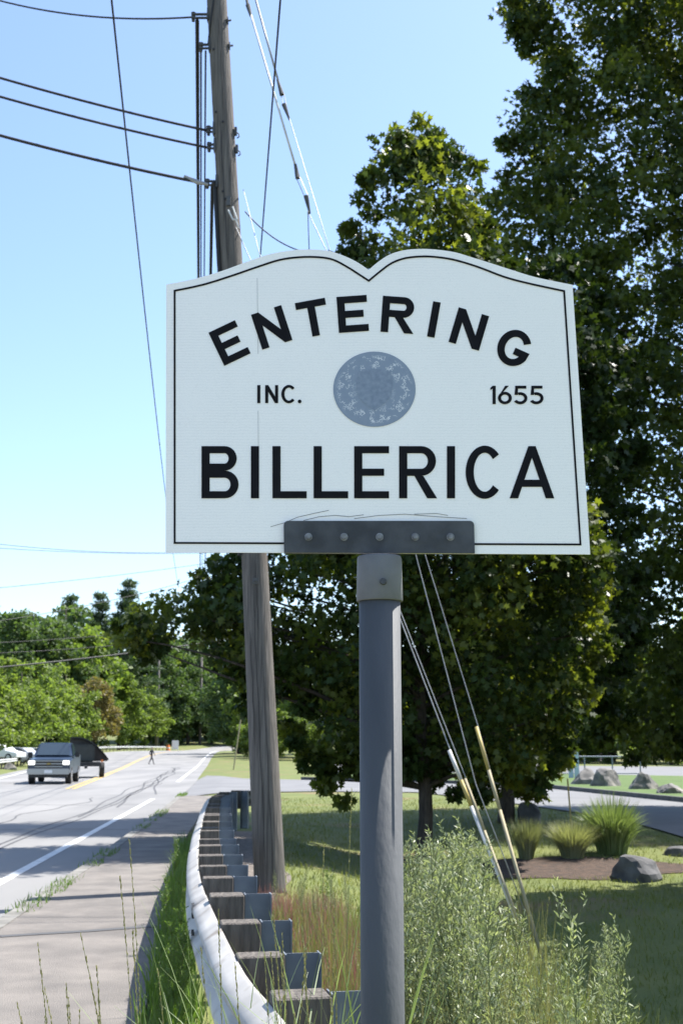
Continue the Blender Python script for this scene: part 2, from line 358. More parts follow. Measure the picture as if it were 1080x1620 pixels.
struct(kb.build('driveway_kerb', M['kerbd']))
# mulch bed and gravel strip behind the rail
def patch(name, c, rx, ry, m, off, seed=0):
    rr = np.random.default_rng(seed); ph = rr.uniform(0, 6, 4); mb = MB(); n = 36; rings = 6; vs_ = [(c[0], c[1], hz(*c) + off)]
    for k in range(1, rings + 1):
        for j in range(n):
            a = 2 * math.pi * j / n; q = (1 + .12 * math.sin(2 * a + ph[0]) + .08 * math.sin(5 * a + ph[1]) + .04 * math.sin(11 * a + ph[2])) * k / rings
            x, y = c[0] + rx * q * math.cos(a), c[1] + ry * q * math.sin(a); vs_.append((x, y, hz(x, y) + off))
    fs = [(0, 1 + j, 1 + (j + 1) % n) for j in range(n)]
    for k in range(rings - 1): fs += [(1 + k * n + j, 1 + (k + 1) * n + j, 1 + (k + 1) * n + (j + 1) % n, 1 + k * n + (j + 1) % n) for j in range(n)]
    mb.add(vs_, fs); return struct(mb.build(name, m, fix=False))
g0 = ghit(880, 1372); patch('mulch_bed', (g0.x, g0.y - .1), 2.3, 1.15, M['mulch'], .012, 3)
strip('gravel_strip', lambda y: xr(y) + .25, lambda y: xr(y) + .95 + .15 * math.sin(y * 1.3), np.linspace(7, 24, 50), lambda x, y: hz(x, y) + .012, M['gravel'], 4)

# ---------------------------------------------------------------- town sign
SY = 2.6
def P(px, py, dy=0.0): v = at(px, py, SY); return (v.x, SY + dy, v.z)
base = (at(603, 900, SY).x, SY + .06, hz(.08, SY))
sign = thing('town_sign', 'white book-shaped town sign reading ENTERING BILLERICA on grey steel post', 'sign', base, world_parts=True)
OUT = [(263, 450), (306, 441.5), (351, 428.6), (388, 415), (423, 403), (458, 396.3), (489, 394.4), (520, 397), (547, 406), (567, 416), (583, 427),
       (597, 415), (615.5, 403), (637.8, 396), (663.7, 393.7), (689.6, 394.8), (719, 399), (745, 406.7), (775, 416), (812, 428), (849, 439), (905, 450.5), (933, 877), (262, 873.5)]
INN = [(275, 459), (321.7, 449), (368, 434.5), (407, 421), (442, 410), (473, 405.7), (504.5, 405.7), (528, 410), (551, 422), (570.6, 434.5), (583, 442.6),
       (600.7, 428), (619, 415), (641.5, 407), (671, 404.4), (700.7, 406.7), (726.7, 412), (760, 422.6), (797, 436.7), (834, 446.7), (893, 459.5), (919, 863), (275, 860.5)]
def smooth_poly(pts, corners):
    out = []; n = len(pts)
    for i in range(n):
        p0, p1, p2, p3 = pts[i - 1], pts[i], pts[(i + 1) % n], pts[(i + 2) % n]
        if i in corners: p0 = p1
        if (i + 1) % n in corners: p3 = p2
        if i in corners and (i + 1) % n in corners: out.append(p1); continue
        for k in range(4):
            t = k / 4
            out.append(tuple(.5 * (2 * p1[a] + (p2[a] - p0[a]) * t + (2 * p0[a] - 5 * p1[a] + 4 * p2[a] - p3[a]) * t * t + (3 * p1[a] - p0[a] - 3 * p2[a] + p3[a]) * t ** 3) for a in (0, 1)))
    return out
# panel material: white reflective sheeting with a fine woven texture
m = bpy.data.materials.new('reflective_sheeting'); m.use_nodes = True; n = m.node_tree.nodes; l = m.node_tree.links; b = n['Principled BSDF']
tc = n.new('ShaderNodeTexCoord'); wv = n.new('ShaderNodeTexWave'); wv.bands_direction = 'Z'; wv.inputs['Scale'].default_value = 48; wv.inputs['Distortion'].default_value = 3; wv.inputs['Detail'].default_value = 3
vo = n.new('ShaderNodeTexVoronoi'); vo.feature = 'DISTANCE_TO_EDGE'; vo.inputs['Scale'].default_value = 260
nz = n.new('ShaderNodeTexNoise'); nz.inputs['Scale'].default_value = 9; nz.inputs['Detail'].default_value = 8
for q in (wv, vo, nz): l.new(tc.outputs['Object'], q.inputs['Vector'])
m1 = n.new('ShaderNodeMath'); m1.operation = 'MULTIPLY'; l.new(wv.outputs['Fac'], m1.inputs[0]); l.new(nz.outputs[0], m1.inputs[1])
rp = n.new('ShaderNodeValToRGB'); rp.color_ramp.elements[0].color = (.97, .94, .90, 1); rp.color_ramp.elements[1].color = (.91, .885, .85, 1); rp.color_ramp.elements[0].position = .2; rp.color_ramp.elements[1].position = .75
l.new(m1.outputs[0], rp.inputs[0])
r2 = n.new('ShaderNodeValToRGB'); r2.color_ramp.elements[0].color = (.93, .93, .93, 1); r2.color_ramp.elements[1].color = (1, 1, 1, 1); r2.color_ramp.elements[1].position = .12
l.new(vo.outputs['Distance'], r2.inputs[0])
mx = n.new('ShaderNodeMix'); mx.data_type = 'RGBA'; mx.blend_type = 'MULTIPLY'; mx.inputs[0].default_value = 1; l.new(rp.outputs[0], mx.inputs[6]); l.new(r2.outputs[0], mx.inputs[7])
l.new(mx.outputs[2], b.inputs['Base Color']); b.inputs['Roughness'].default_value = .35; M['sheet'] = m
def slab(mb, poly, y0, y1, mi=0):
    k = len(poly); f = [P(p[0], p[1], y0) for p in poly]; bk = [P(p[0], p[1], 0) for p in poly]; bk = [(q[0], SY + y1, q[2]) for q in bk]
    mb.add(f + bk, [tuple(range(k)), tuple(range(2 * k - 1, k - 1, -1))] + [(i, i + k, (i + 1) % k + k, (i + 1) % k) for i in range(k)], mi); return mb
mb = MB(); slab(mb, smooth_poly(OUT, {0, 10, 21, 22, 23}), 0, .004)
panel = mb.build('panel', [M['sheet']], sign)
ip = smooth_poly(INN, {0, 10, 20, 21, 22}); k = len(ip); mb = MB()
cx_, cy_ = 590, 650
def inset(pts, d):
    out = []
    for i in range(len(pts)):
        a, b_, c = Vector(pts[i - 1]), Vector(pts[i]), Vector(pts[(i + 1) % len(pts)])
        e1 = (b_ - a).normalized(); e2 = (c - b_).normalized(); n1 = Vector((-e1.y, e1.x)); n2 = Vector((-e2.y, e2.x)); q = (n1 + n2).normalized()
        out.append(tuple(b_ + q * d / max(.35, q.dot(n1))))
    return out
ip2 = inset(ip, 3.0)
fr_ = [P(p[0], p[1], -.0012) for p in ip] + [P(p[0], p[1], -.0012) for p in ip2]
mb.add(fr_, [(i, (i + 1) % k, (i + 1) % k + k, i + k) for i in range(k)])
mb.build('border_line', M['letter'], panel, fix=False)

# lettering: every glyph is a set of butted polygons in a unit-high box (y up)
def arc(cx, cy, rx, ry, a0, a1, n=14): return [(cx + rx * math.cos(R(a0 + (a1 - a0) * i / n)), cy + ry * math.sin(R(a0 + (a1 - a0) * i / n))) for i in range(n + 1)]
def band(o, i_): return [[o[k], o[k + 1], i_[k + 1], i_[k]] for k in range(len(o) - 1)]
def rect(x0, y0, x1, y1): return [(x0, y0), (x1, y0), (x1, y1), (x0, y1)]
def bowl(x0, xe, y0, y1, t, th):
    ry = (y1 - y0) / 2; cy = (y0 + y1) / 2; xc_ = max(x0, xe - ry)
    o = [(x0, y0)] + arc(xc_, cy, xe - xc_, ry, -90, 90) + [(x0, y1)]
    i_ = [(x0, y0 + th)] + arc(xc_, cy, xe - xc_ - t, ry - th, -90, 90) + [(x0, y1 - th)]
    return band(o, i_)
def glyph(c, w, t, th):
    if c == 'E': return [rect(0, 0, t, 1), rect(t, 0, w, th), rect(t, 1 - th, w, 1), rect(t, .5 - th / 2, w * .86, .5 + th / 2)]
    if c == 'I': return [rect(0, 0, t, 1)]
    if c == 'L': return [rect(0, 0, t, 1), rect(t, 0, w, th)]
    if c == 'T': return [rect(0, 1 - th, w, 1), rect(w / 2 - t / 2, 0, w / 2 + t / 2, 1 - th)]
    if c == 'N': return [rect(0, 0, t, 1), rect(w - t, 0, w, 1), [(t, 1), (t, .63), (w - t, 0), (w - t, .37)]]
    if c == 'R':
        y0 = .43; b_ = bowl(t, w * .97, y0, 1, t, th)
        return [rect(0, 0, t, 1)] + b_ + [[(w * .40, y0), (w * .40 + t * 1.1, y0), (w, 0), (w - t * 1.22, 0)]]
    if c == 'B': return [rect(0, 0, t, 1)] + bowl(t, w, 0, .53, t, th) + bowl(t, w * .95, .53, 1, t, th)
    if c == 'A':
        return [[(0, 0), (t * 1.05, 0), (w / 2, .78), (w / 2, 1), (w / 2 - t * .45, 1)], [(w, 0), (w / 2 + t * .45, 1), (w / 2, 1), (w / 2, .78), (w - t * 1.05, 0)],
                [(w * .5 - (w * .5 - t * 1.05) * (1 - .22 / .78), .22), (w * .5 + (w * .5 - t * 1.05) * (1 - .22 / .78), .22), (w * .5 + (w * .5 - t * 1.05) * (1 - (.22 + th) / .78), .22 + th), (w * .5 - (w * .5 - t * 1.05) * (1 - (.22 + th) / .78), .22 + th)]]
    if c == 'C':
        return band(arc(w * .52, .5, w * .52, .51, 42, 318, 30), arc(w * .52, .5, w * .52 - t, .51 - th, 42, 318, 30))
    if c == 'G':
        o, i_ = arc(w / 2, .5, w / 2, .51, 35, 338, 32), arc(w / 2, .5, w / 2 - t, .51 - th, 35, 338, 32)
        return band(o, i_) + [[i_[-1], o[-1], (w * .99, .52), (w * .53, .52), (w * .53, .52 - th), (w - t * 1.02, .52 - th)]]
    if c == '.': return [arc(t * .6, t * .55, t * .6, t * .6, 0, 345, 11)]
    if c == '1': return [rect(w - t, 0, w, 1), [(w - t, 1), (0, .88), (0, .76), (w - t, .84)]]
    if c == '6':
        ring = band(arc(w / 2, .33, w / 2, .34, 0, 360, 28), arc(w / 2, .33, w / 2 - t, .34 - th, 0, 360, 28))
        return ring + [[(0, .36), (w * .52, 1), (w * .52 + t * 1.2, 1), (w * .30, .635), (w * .12, .55)]]
    if c == '5':
        o, i_ = arc(w * .46, .32, w * .54, .33, 112, -150, 24), arc(w * .46, .32, w * .54 - t, .33 - th, 112, -150, 24)
        return band(o, i_) + [rect(.08 * w, 1 - th, w * .92, 1), [(.08 * w, 1 - th), (.08 * w + t * .9, 1 - th), (.06 * w + t * .9, .50), (.03 * w, .50)]]
def letter(c, px, py, wpx, hpx, tpx, thpx, rot=0):
    """px,py = bottom-left of the glyph box in photo pixels; rot in degrees, clockwise positive"""
    mb = MB(); cr, sr = math.cos(R(rot)), math.sin(R(rot))
    for poly in glyph(c, wpx / hpx, tpx / hpx, thpx / hpx):
        q = []
        for (u, v) in poly:
            dx, dy = u * hpx, -v * hpx; q.append(P(px + dx * cr - dy * sr, py + dx * sr + dy * cr, -.0014))
        mb.add(q, [tuple(range(len(q)))])
    o = mb.build('letter', M['letter'], panel, fix=False); return o
for c, x, y, w, h, r in (('E', 355, 579, 46, 58, -25.5), ('N', 415, 553.5, 50, 58, -18), ('T', 476.5, 536, 48, 57, -10.3), ('E', 536, 527, 47.5, 57, -4), ('R', 601.5, 525, 52, 57, 4),
                         ('I', 675, 532.5, 12, 56.5, 10), ('N', 709, 541, 50, 57, 16.5), ('G', 777, 566, 53, 57, 24)):
    letter(c, x, y, w, h, 12, 11, r)
for c, x, w in (('I', 407, 5), ('N', 419.5, 20.5), ('C', 445, 23), ('.', 471, 6)): letter(c, x, 638, w, 28.5, 4.9, 4.3)
for c, x, w in (('1', 775, 8.5), ('6', 787, 22), ('5', 812.5, 21), ('5', 838, 21)): letter(c, x, 639.5, w, 29, 5, 4.5)
for c, x, w in (('B', 319, 58.5), ('I', 397, 12.5), ('L', 431, 54), ('L', 496, 54.5), ('E', 560, 55), ('R', 631, 60), ('I', 706.5, 12.5), ('C', 736, 58), ('A', 805.5, 70.5)):
    letter(c, x, 788.5, w, 82.5, 12.8, 11.2)
# round seal
m = bpy.data.materials.new('seal_print'); m.use_nodes = True; n = m.node_tree.nodes; l = m.node_tree.links; b = n['Principled BSDF']
tc = n.new('ShaderNodeTexCoord'); vo = n.new('ShaderNodeTexVoronoi'); vo.feature = 'DISTANCE_TO_EDGE'; vo.inputs['Scale'].default_value = 190; l.new(tc.outputs['Object'], vo.inputs['Vector'])
nz = n.new('ShaderNodeTexNoise'); nz.inputs['Scale'].default_value = 60; nz.inputs['Detail'].default_value = 5; l.new(tc.outputs['Object'], nz.inputs['Vector'])
att = n.new('ShaderNodeAttribute'); att.attribute_name = 'ring'
lt = n.new('ShaderNodeMath'); lt.operation = 'LESS_THAN'; lt.inputs[1].default_value = .085; l.new(vo.outputs['Distance'], lt.inputs[0])
g2 = n.new('ShaderNodeMath'); g2.operation = 'GREATER_THAN'; g2.inputs[1].default_value = .52; l.new(nz.outputs[0], g2.inputs[0])
mu = n.new('ShaderNodeMath'); mu.operation = 'MULTIPLY'; l.new(lt.outputs[0], mu.inputs[0]); l.new(g2.outputs[0], mu.inputs[1])
mu2 = n.new('ShaderNodeMath'); mu2.operation = 'MULTIPLY'; l.new(mu.outputs[0], mu2.inputs[0]); l.new(att.outputs['Fac'], mu2.inputs[1])
rp = n.new('ShaderNodeValToRGB'); rp.color_ramp.elements[0].color = (.20, .25, .33, 1); rp.color_ramp.elements[1].color = (.27, .325, .41, 1); l.new(nz.outputs[0], rp.inputs[0])
mx = n.new('ShaderNodeMix'); mx.data_type = 'RGBA'; l.new(mu2.outputs[0], mx.inputs[0]); l.new(rp.outputs[0], mx.inputs[6]); mx.inputs[7].default_value = (.6, .62, .66, 1)
l.new(mx.outputs[2], b.inputs['Base Color']); b.inputs['Roughness'].default_value = .6; M['seal'] = m
mb = MB(); cx0, cy0 = 592, 616; nn = 64; rad = [0, .3, .52, .6, .7, .86, .93, 1.0]
ringv = [0, .12, .3, .8, 1, 1, .0, 0]
vs_ = [P(cx0, cy0, -.0013)]; rv = [0]
for q, rg in zip(rad[1:], ringv[1:]):
    for j in range(nn): a = 2 * math.pi * j / nn; vs_.append(P(cx0 + 65 * q * math.cos(a), cy0 + 59.5 * q * math.sin(a), -.0013)); rv.append(rg)
fs = [(0, 1 + j, 1 + (j + 1) % nn) for j in range(nn)]
for r_ in range(len(rad) - 2): fs += [(1 + r_ * nn + j, 1 + (r_ + 1) * nn + j, 1 + (r_ + 1) * nn + (j + 1) % nn, 1 + r_ * nn + (j + 1) % nn) for j in range(nn)]
mb.add(vs_, fs); seal = mb.build('round_seal', M['seal'], panel, fix=False)
at_ = seal.data.attributes.new('ring', 'FLOAT', 'POINT'); at_.data.foreach_set('value', rv)
mb = MB(); sh = [(566, 588), (592, 584), (618, 588), (621, 610), (614, 632), (592, 650), (570, 632), (563, 610)]
mb.add([P(p[0], p[1], -.0019) for p in smooth_poly(sh, {0, 2, 5})], [tuple(range(len(smooth_poly(sh, {0, 2, 5}))))])
mb.build('shield', mat('seal_shield', (.235, .285, .365), (.175, .22, .295), rough=.6, scale=110), seal, fix=False)
# panel seam and scratches
sg = plain('seam_grey', (.5, .5, .5), .7)
for a, b_ in (((406.6, 440), (408, 560)), ((408, 650), (408.6, 715))):
    MB().add([P(a[0], a[1], -.001), P(a[0] + .7, a[1], -.001), P(b_[0] + .7, b_[1], -.001), P(b_[0], b_[1], -.001)], [(0, 1, 2, 3)]).build('panel_seam', sg, panel, fix=False)
for pts in ([(428, 833), (452, 826), (470, 818), (496, 812), (520, 807)], [(480, 823), (505, 817), (530, 815), (552, 817), (575, 814)], [(560, 820), (600, 815), (640, 813), (690, 817), (738, 820)], [(655, 813), (690, 812), (708, 815)]):
    mb = MB()
    for a, b_ in zip(pts[:-1], pts[1:]): mb.add([P(a[0], a[1], -.001), P(b_[0], b_[1], -.001), P(b_[0], b_[1] + .9, -.001), P(a[0], a[1] + .9, -.001)], [(0, 1, 2, 3)])
    mb.build('scratch', plain('scratch_grey', (.22, .22, .22), .8), panel, fix=False)
# bracket with bolts, collar, pipe
rc = 7
bp_ = arc(449 + rc, -(825 + rc), rc, rc, 180, 90, 5) + arc(749 - rc, -(825 + rc), rc, rc, 90, 0, 5) + [(750, -876), (449.5, -875)]
mb = MB(); slab(mb, [(p[0], -p[1]) for p in bp_], -.008, -.0022); br = mb.build('bracket', M['galv_b'], sign)
mb = MB(); slab(mb, [(p[0], -p[1]) for p in bp_], .0055, .012); mb.build('bracket', M['galv_b'], sign)
for bx_ in (488, 544, 600, 656, 711.5):
    v = at(bx_, 850.5, SY); mb = MB()
    mb.tube([(v.x, SY - .0082, v.z), (v.x, SY - .0105, v.z)], .0085, 14)
    mb.tube([(v.x, SY - .0107, v.z), (v.x, SY - .016, v.z)], [.0066, .0058], 6)
    mb.build('bolt', M['boltm'], br)
pt = at(600, 878, SY); pb_x = at(605.5, 1620, SY).x
axis_x = lambda z: pt.x + (pt.z - z) / (pt.z - at(600, 1620, SY).z) * (pb_x - pt.x)
py_ = SY + .01
zc1 = at(600, 946, SY - .04).z; ztop = at(600, 874, SY - .05).z
def ring_tube(levels, name, m, par):
    mb = MB(); nn = 40
    for i, (z, r) in enumerate(levels):
        mb.v += [(axis_x(z) + r * math.cos(2 * math.pi * j / nn), py_ + r * math.sin(2 * math.pi * j / nn), z) for j in range(nn)]
    kk = len(levels); mb.f = [(i * nn + j, i * nn + (j + 1) % nn, (i + 1) * nn + (j + 1) % nn, (i + 1) * nn + j) for i in range(kk - 1) for j in range(nn)]
    mb.f += [tuple(range(nn)), tuple((kk - 1) * nn + j for j in range(nn))]; mb.m = [0] * len(mb.f)
    o = mb.build(name, m, par, smooth=False)
    for p in o.data.polygons: p.use_smooth = len(p.vertices) == 4
    return o
rp_ = 32.3 / FPX * SY * 1.02
ring_tube([(hz(.08, SY) - .3, rp_), (zc1 + .03, rp_)], 'post', M['galv'], sign)
rcol = 37.0 / FPX * SY * 1.0
col = ring_tube([(zc1 - .002, rcol * .97), (zc1, rcol), (ztop - .004, rcol * .965), (ztop, rcol * .94)], 'collar', mat('collar_steel', (.165, .17, .18), (.11, .115, .123), rough=.7, metal=.05, scale=9, bump=.1, bscale=50), sign)
cz = at(606, 919, SY - .05).z; cx1 = at(606, 919, SY - .04).x
MB().tube([(cx1, py_ - rcol + .003, cz), (cx1, py_ - rcol - .006, cz)], [.008, .006], 10).build('set_screw', M['galv_b'], col)

# ---------------------------------------------------------------- utility pole with its hardware
def tilt_line(pa, pb, Y): return at(*pa, Y), at(*pb, Y)
UPB = ghit(428, 1412); UY = UPB.y
def upx(py): return np.interp(py, [-900, 0, 430, 880, 1412], [278, 343, 367, 402.5, 427.5])
pole = thing('utility_pole', 'thick weathered grey wooden utility pole leaning beside the guardrail', 'utility pole', UPB, world_parts=True)
def pole_pt(py): return at(upx(py), py, UY)
pts = [pole_pt(y) for y in (1412, 1250, 1060, 880, 640, 430, 210, 0, -200, -420, -640)]
pts = [Vector((pts[0].x, UY, UPB.z - .4))] + pts
wd = [.178, .175, .168, .158, .150, .142, .135, .13, .127, .122, .118, .114]
mb = MB(); mb.tube(pts, wd, 28); mb.build('shaft', M['pole'], pole, smooth=True)
# drying checks: long thin dark grooves set into the shaft surface, plus knots, bolts, brackets
def surf(py, off, out=0.0):
    p = pole_pt(py); r = float(np.interp(py, [-640, 0, 430, 880, 1412], [.114, .13, .142, .158, .175])) + out
    return Vector((p.x + off * r, UY - math.sqrt(max(0, 1 - off * off)) * r, p.z))
for y0, y1, of in ((930, 1380, -.15), (200, 420, -.25), (1050, 1400, .3), (30, 190, .2), (1000, 1180, -.5), (890, 1000, .1)):
    q = [surf(y0 + (y1 - y0) * i / 10, of + .03 * math.sin(i * 1.9), .0005) for i in range(11)]
    MB().tube(q, [.001] + [.0035] * 9 + [.001], 5).build('drying_check', M['cable'], pole)
for py, of in ((184, -.6), (201, .0), (86, -.5), (322, -.2), (310, -.35)):
    a = surf(py, of); MB().tube([a + Vector((0, .01, 0)), a + Vector((0, -.006, 0))], .014, 8).build('knot', M['cable'], pole)
for py, of in ((922, 0.05), (36, .95), (75, .97)):
    a = surf(py, of); d = Vector((of, -math.sqrt(1 - of * of), 0))
    mb = MB(); mb.box(a + d * .004, (.07, .012, .07) if abs(of) < .5 else (.012, .07, .07)); mb.tube([a, a + d * .05], .012, 6); mb.build('through_bolt', M['hard'], pole)
for py in (210, 238):      # small hooks on the right side
    a = surf(py, .97); mb = MB(); mb.box(a + Vector((.015, 0, .0)), (.03, .05, .1)); mb.tube([a, a + Vector((.05, 0, -.03)), a + Vector((.06, 0, -.07)), a + Vector((.03, 0, -.09))], .008, 6); mb.build('hook', M['hard'], pole)
CL = []      # attachment points on the left side of the shaft
for px, py, ln in ((306, 27, .26), (318, 75, .22), (330, 207, .1), (331, 233, .1), (328, 291, .14)):
    a = surf(py, -.95); e = at(px, py, UY); mb = MB()
    mb.box((a + e) / 2 + Vector((0, 0, .025)), ((a - e).length + .04, .03, .022)); mb.box((a + e) / 2 - Vector((0, 0, .025)), ((a - e).length + .04, .03, .018)); mb.box(a + Vector((.01, 0, 0)), (.03, .09, .16))
    mb.tube([e + Vector((0, 0, -.06)), e + Vector((0, 0, .06))], [.02, .03], 10); mb.build('cable_bracket', M['hard'], pole); CL.append(e)
q = [surf(y, -.93, .02) for y in (290, 420, 640, 880)]
MB().tube([at(337, 292, UY - .15)] + q, .024, 8).build('riser_cable', M['cable'], pole)
q = [surf(-60, .1, .01), surf(0, -.1, .01), surf(40, -.6, .01), surf(75, -.97, .012)]
MB().tube(q, .011, 6).build('drop_cable', M['cable'], pole)
mb = MB(); a = surf(330, .1)
mb.box(a + Vector((0, -.01, .03)), (.05, .03, .12)); mb.build('guy_plate', M['hard'], pole)

# cables
def cable(p0, p1, sag, r, name, label, group=None, n=26, m='cable', seg=6):
    p0, p1 = Vector(p0), Vector(p1)
    q = [p0.lerp(p1, i / n) - Vector((0, 0, 4 * sag * (i / n) * (1 - i / n))) for i in range(n + 1)]
    return tag(MB().tube(q, r, seg).build(name, M[m], smooth=True), label, 'cable', group)
FP = Vector((at(318, 1100, 335).x, 335, hz(at(318, 1100, 335).x, 335)))      # far pole beyond the bend, its wires run back to the near pole
ZT = at(318, 1042, 335).z - FP.z; NP = Vector(((410 - 540) / FPX * 92, 92, 0))
far_top = lambda dx, z: FP + Vector((dx, 0, z))
GW = 'span wires from the leaning pole down the road'
cable(CL[0] + Vector((.05, 0, -.05)), far_top(-.25, ZT), 1.0, .026, 'overhead_cable', 'thick black cable running down the road from the leaning pole', GW)
cable(CL[1], far_top(-.05, ZT - .2), 1.0, .012, 'overhead_cable', 'thin black wire running down the road from the leaning pole', GW)
cable(CL[1] + Vector((.06, 0, -.05)), far_top(.1, ZT - .2), 1.0, .012, 'overhead_cable', 'thin black wire running down the road from the leaning pole', GW)
cable(at(336, 292, UY), far_top(.45, ZT - 1.5), 1.0, .022, 'overhead_cable', 'black cable hanging close against the left side of the leaning pole')
GL = 'cables crossing over the road to the leaning pole'
for k, ((pxa, pya), (pxb, pyb), r) in enumerate((((-260, 40), (330, 207), .016), ((-260, 72), (331, 234), .016), ((-260, 136), (328, 291), .019))):
    cable(at(pxb, pyb, UY), at(pxa, pya, UY - .6), .08, r, 'overhead_cable', ['uppermost of three thick cables crossing the road into the leaning pole', 'middle one of three thick cables crossing the road into the leaning pole', 'lowest of three thick cables, with pale splice where it meets the leaning pole'][k], GL)
mb = MB(); mb.tube([at(292, 279, UY - .02), at(312, 288, UY - .05), at(330, 292, UY - .05)], [.02, .03, .018], 8); tag(mb.build('cable_splice', M['wire']), 'pale splice sleeve on the lowest road-crossing cable', 'splice')
cable(CL[0], at(-120, -40, UY + 2), .25, .012, 'overhead_cable', 'thin wire reaching the topmost bracket of the leaning pole from the left')
cable(at(160, -160, 9), at(283, 930, 70), .6, .010, 'overhead_cable', 'lone thin wire slanting down the blue sky left of the sign')
cable(at(452, -110, 9.5), at(372, 880, 80), .5, .010, 'overhead_cable', 'lone thin wire crossing behind the guy rods above the sign')
# far wires low over the road at the left
GF = 'far wires strung above the road'
for (a, b_, s_, r_) in (((-200, 850), (405, 872), .5, .02), ((-200, 832), (405, 866), .9, .02), ((-200, 946), (405, 879), .3, .02), ((-20, 985), (405, 884), .5, .02), ((-200, 1072), (405, 1004), .3, .05), ((-200, 1022), (405, 975), .5, .02), ((-200, 1036), (405, 990), .6, .02)):
    cable(at(a[0], a[1], 70), at(b_[0], b_[1], 92), s_, r_, 'overhead_cable', 'dark wire strung across the road above the far trees', GF)
# guys, rods and guards on the right of the pole
ANC = [ghit(868, 1585), ghit(852, 1555), ghit(858, 1565)]
GA = Vector((1.75, UY - 2.6, 0)); GA.z = hz(GA.x, GA.y)
def on_line(px, py, frac): return at(px, py, UY + (GA.y - UY) * frac)
# guy 1: from plate on pole at (360,330) to anchor
def guy(ptsf, r, name, label, m='wire'):
    return tag(MB().tube([on_line(*p) for p in ptsf], r, 6).build(name, M[m], smooth=True), label, 'guy wire', 'guy wires of the leaning pole')
guy([(362, 335, .0), (398, 415, .12), (633, 980, .62), (712, 1187, .78), (868, 1585, 1)], .0055, 'guy_wire', 'steel guy wire from the white strain clevis to the thick white guard')
guy([(385, 300, .02), (410, 400, .12), (640, 985, .62), (738, 1235, .8), (850, 1545, 1)], .0045, 'guy_wire', 'slim dark guy wire down to the short faded guard')
guy([(487, 335, .3), (517, 398, .34), (658, 880, .6), (752, 1240, .8), (852, 1500, 1)], .005, 'guy_wire', 'bare steel guy wire below the long white insulator rod')
guy([(457, 185, .22), (522, 398, .36), (676, 890, .62), (756, 1150, .78), (858, 1520, 1)], .0045, 'guy_wire', 'bare steel guy wire from the grey insulator rod to the tall yellow-topped guard')
def rodset(name, top, bot, hard, m, label):
    t = thing(name, label, 'insulator', on_line(*bot), world_parts=True)
    MB().tube([on_line(*top), on_line(*bot)], .013, 8).build('rod', M[m], t, smooth=True)
    for (a, b_, ra, rb) in hard: MB().tube([on_line(*a), on_line(*b_)], [ra, rb], 8).build('end_fitting', M['hard'], t)
    return t
t = rodset('guy_insulator', (397, 24, .12), (467, 262, .27), [((392, 8, .11), (397, 26, .12), .03, .016), ((467, 260, .27), (471, 282, .275), .018, .03), ((484, 310, .295), (490, 338, .3), .03, .012)], 'rod', 'long white fibreglass rod with steel end fittings on guy wire')
for d in (-3, 3): MB().tube([on_line(471 + d, 280, .275), on_line(485 + d, 312, .295)], .005, 5).build('link', M['wire'], t)
MB().tube([on_line(385, -30, .1), on_line(392, 8, .11)], .02, 6).build('shackle', M['hard'], t)
t = rodset('guy_insulator', (402, -10, .12), (440, 128, .205), [((439, 126, .205), (446, 150, .21), .014, .03), ((449, 165, .215), (458, 190, .22), .03, .01)], 'wire', 'shorter grey rod with dark end fittings on guy wire')
for d in (-2, 3): MB().tube([on_line(446 + d, 148, .21), on_line(450 + d, 167, .215)], .005, 5).build('link', M['wire'], t)
t = thing('strain_clevis', 'small white two-pronged guy clevis fixed to the leaning pole', 'clevis', on_line(372, 350, 0), world_parts=True)
for a, b_ in (((361, 332), (369, 348)), ((368, 327), (375, 346))): MB().tube([at(*a, UY - .19), at(*b_, UY - .2)], .011, 6).build('prong', M['rod'], t)
MB().tube([at(368, 348, UY - .2), at(377, 346, UY - .2)], .009, 6).build('pin', M['rod'], t); MB().tube([at(373, 347, UY - .2), at(378, 361, UY - .2)], [.012, .008], 6).build('eye', M['rod'], t)
cable(at(388, 335, UY + .1), at(522, 402, UY - 1.5), .16, .008, 'bonding_wire', 'slack thin black bonding wire between pole and guy wire')
cable(at(487, 334, UY - .8), at(489, 400, UY - .9), .0, .006, 'bonding_wire', 'short black pigtail hanging straight down from the rod fitting')
def guard(name, label, a, b_, r, bands):
    t = thing(name, label, 'guy guard', on_line(*b_), group='plastic guards on the guy wires', world_parts=True); A, B = on_line(*a), on_line(*b_)
    k0 = 0
    for f, mm in bands: MB().tube([A.lerp(B, k0), A.lerp(B, f)], r * (1 if mm != 'guardy' else 1.02), 10).build('sleeve', M[mm], t, smooth=True); k0 = f
guard('guy_guard', 'thick white guy guard with one yellow band near its top', (710, 1187, .78), (866, 1580, 1), .019, ((.13, 'guardw'), (.24, 'guardy'), (1, 'guardw')))
guard('guy_guard', 'short faded yellow guy guard close behind the white one', (735, 1232, .8), (842, 1520, 1), .015, ((.3, 'guardf'), (1, 'guardf')))
guard('guy_guard', 'tall grey guy guard with yellow upper end', (753, 1150, .78), (856, 1515, 1), .017, ((.2, 'guardy'), (.38, 'guardf'), (1, 'guardf')))

# ---------------------------------------------------------------- near guardrail
gr = thing('guardrail', 'steel beam guardrail on wood blocks curving along the sidewalk', 'guardrail', (-.07, 3.6, 0), world_parts=True)
def catmull(pts, n):
    pts = [Vector(p) for p in pts]; out = []
    for i in range(len(pts) - 1):
        p0 = pts[max(i - 1, 0)]; p1 = pts[i]; p2 = pts[i + 1]; p3 = pts[min(i + 2, len(pts) - 1)]
        for k in range(n):
            t = k / n; out.append(.5 * (2 * p1 + (p2 - p0) * t + (2 * p0 - 5 * p1 + 4 * p2 - p3) * t * t + (3 * p1 - p0 - 3 * p2 + p3) * t ** 3))
    return out + [pts[-1]]
path = catmull([(p[1], p[0], 0) for p in RAIL], 24)
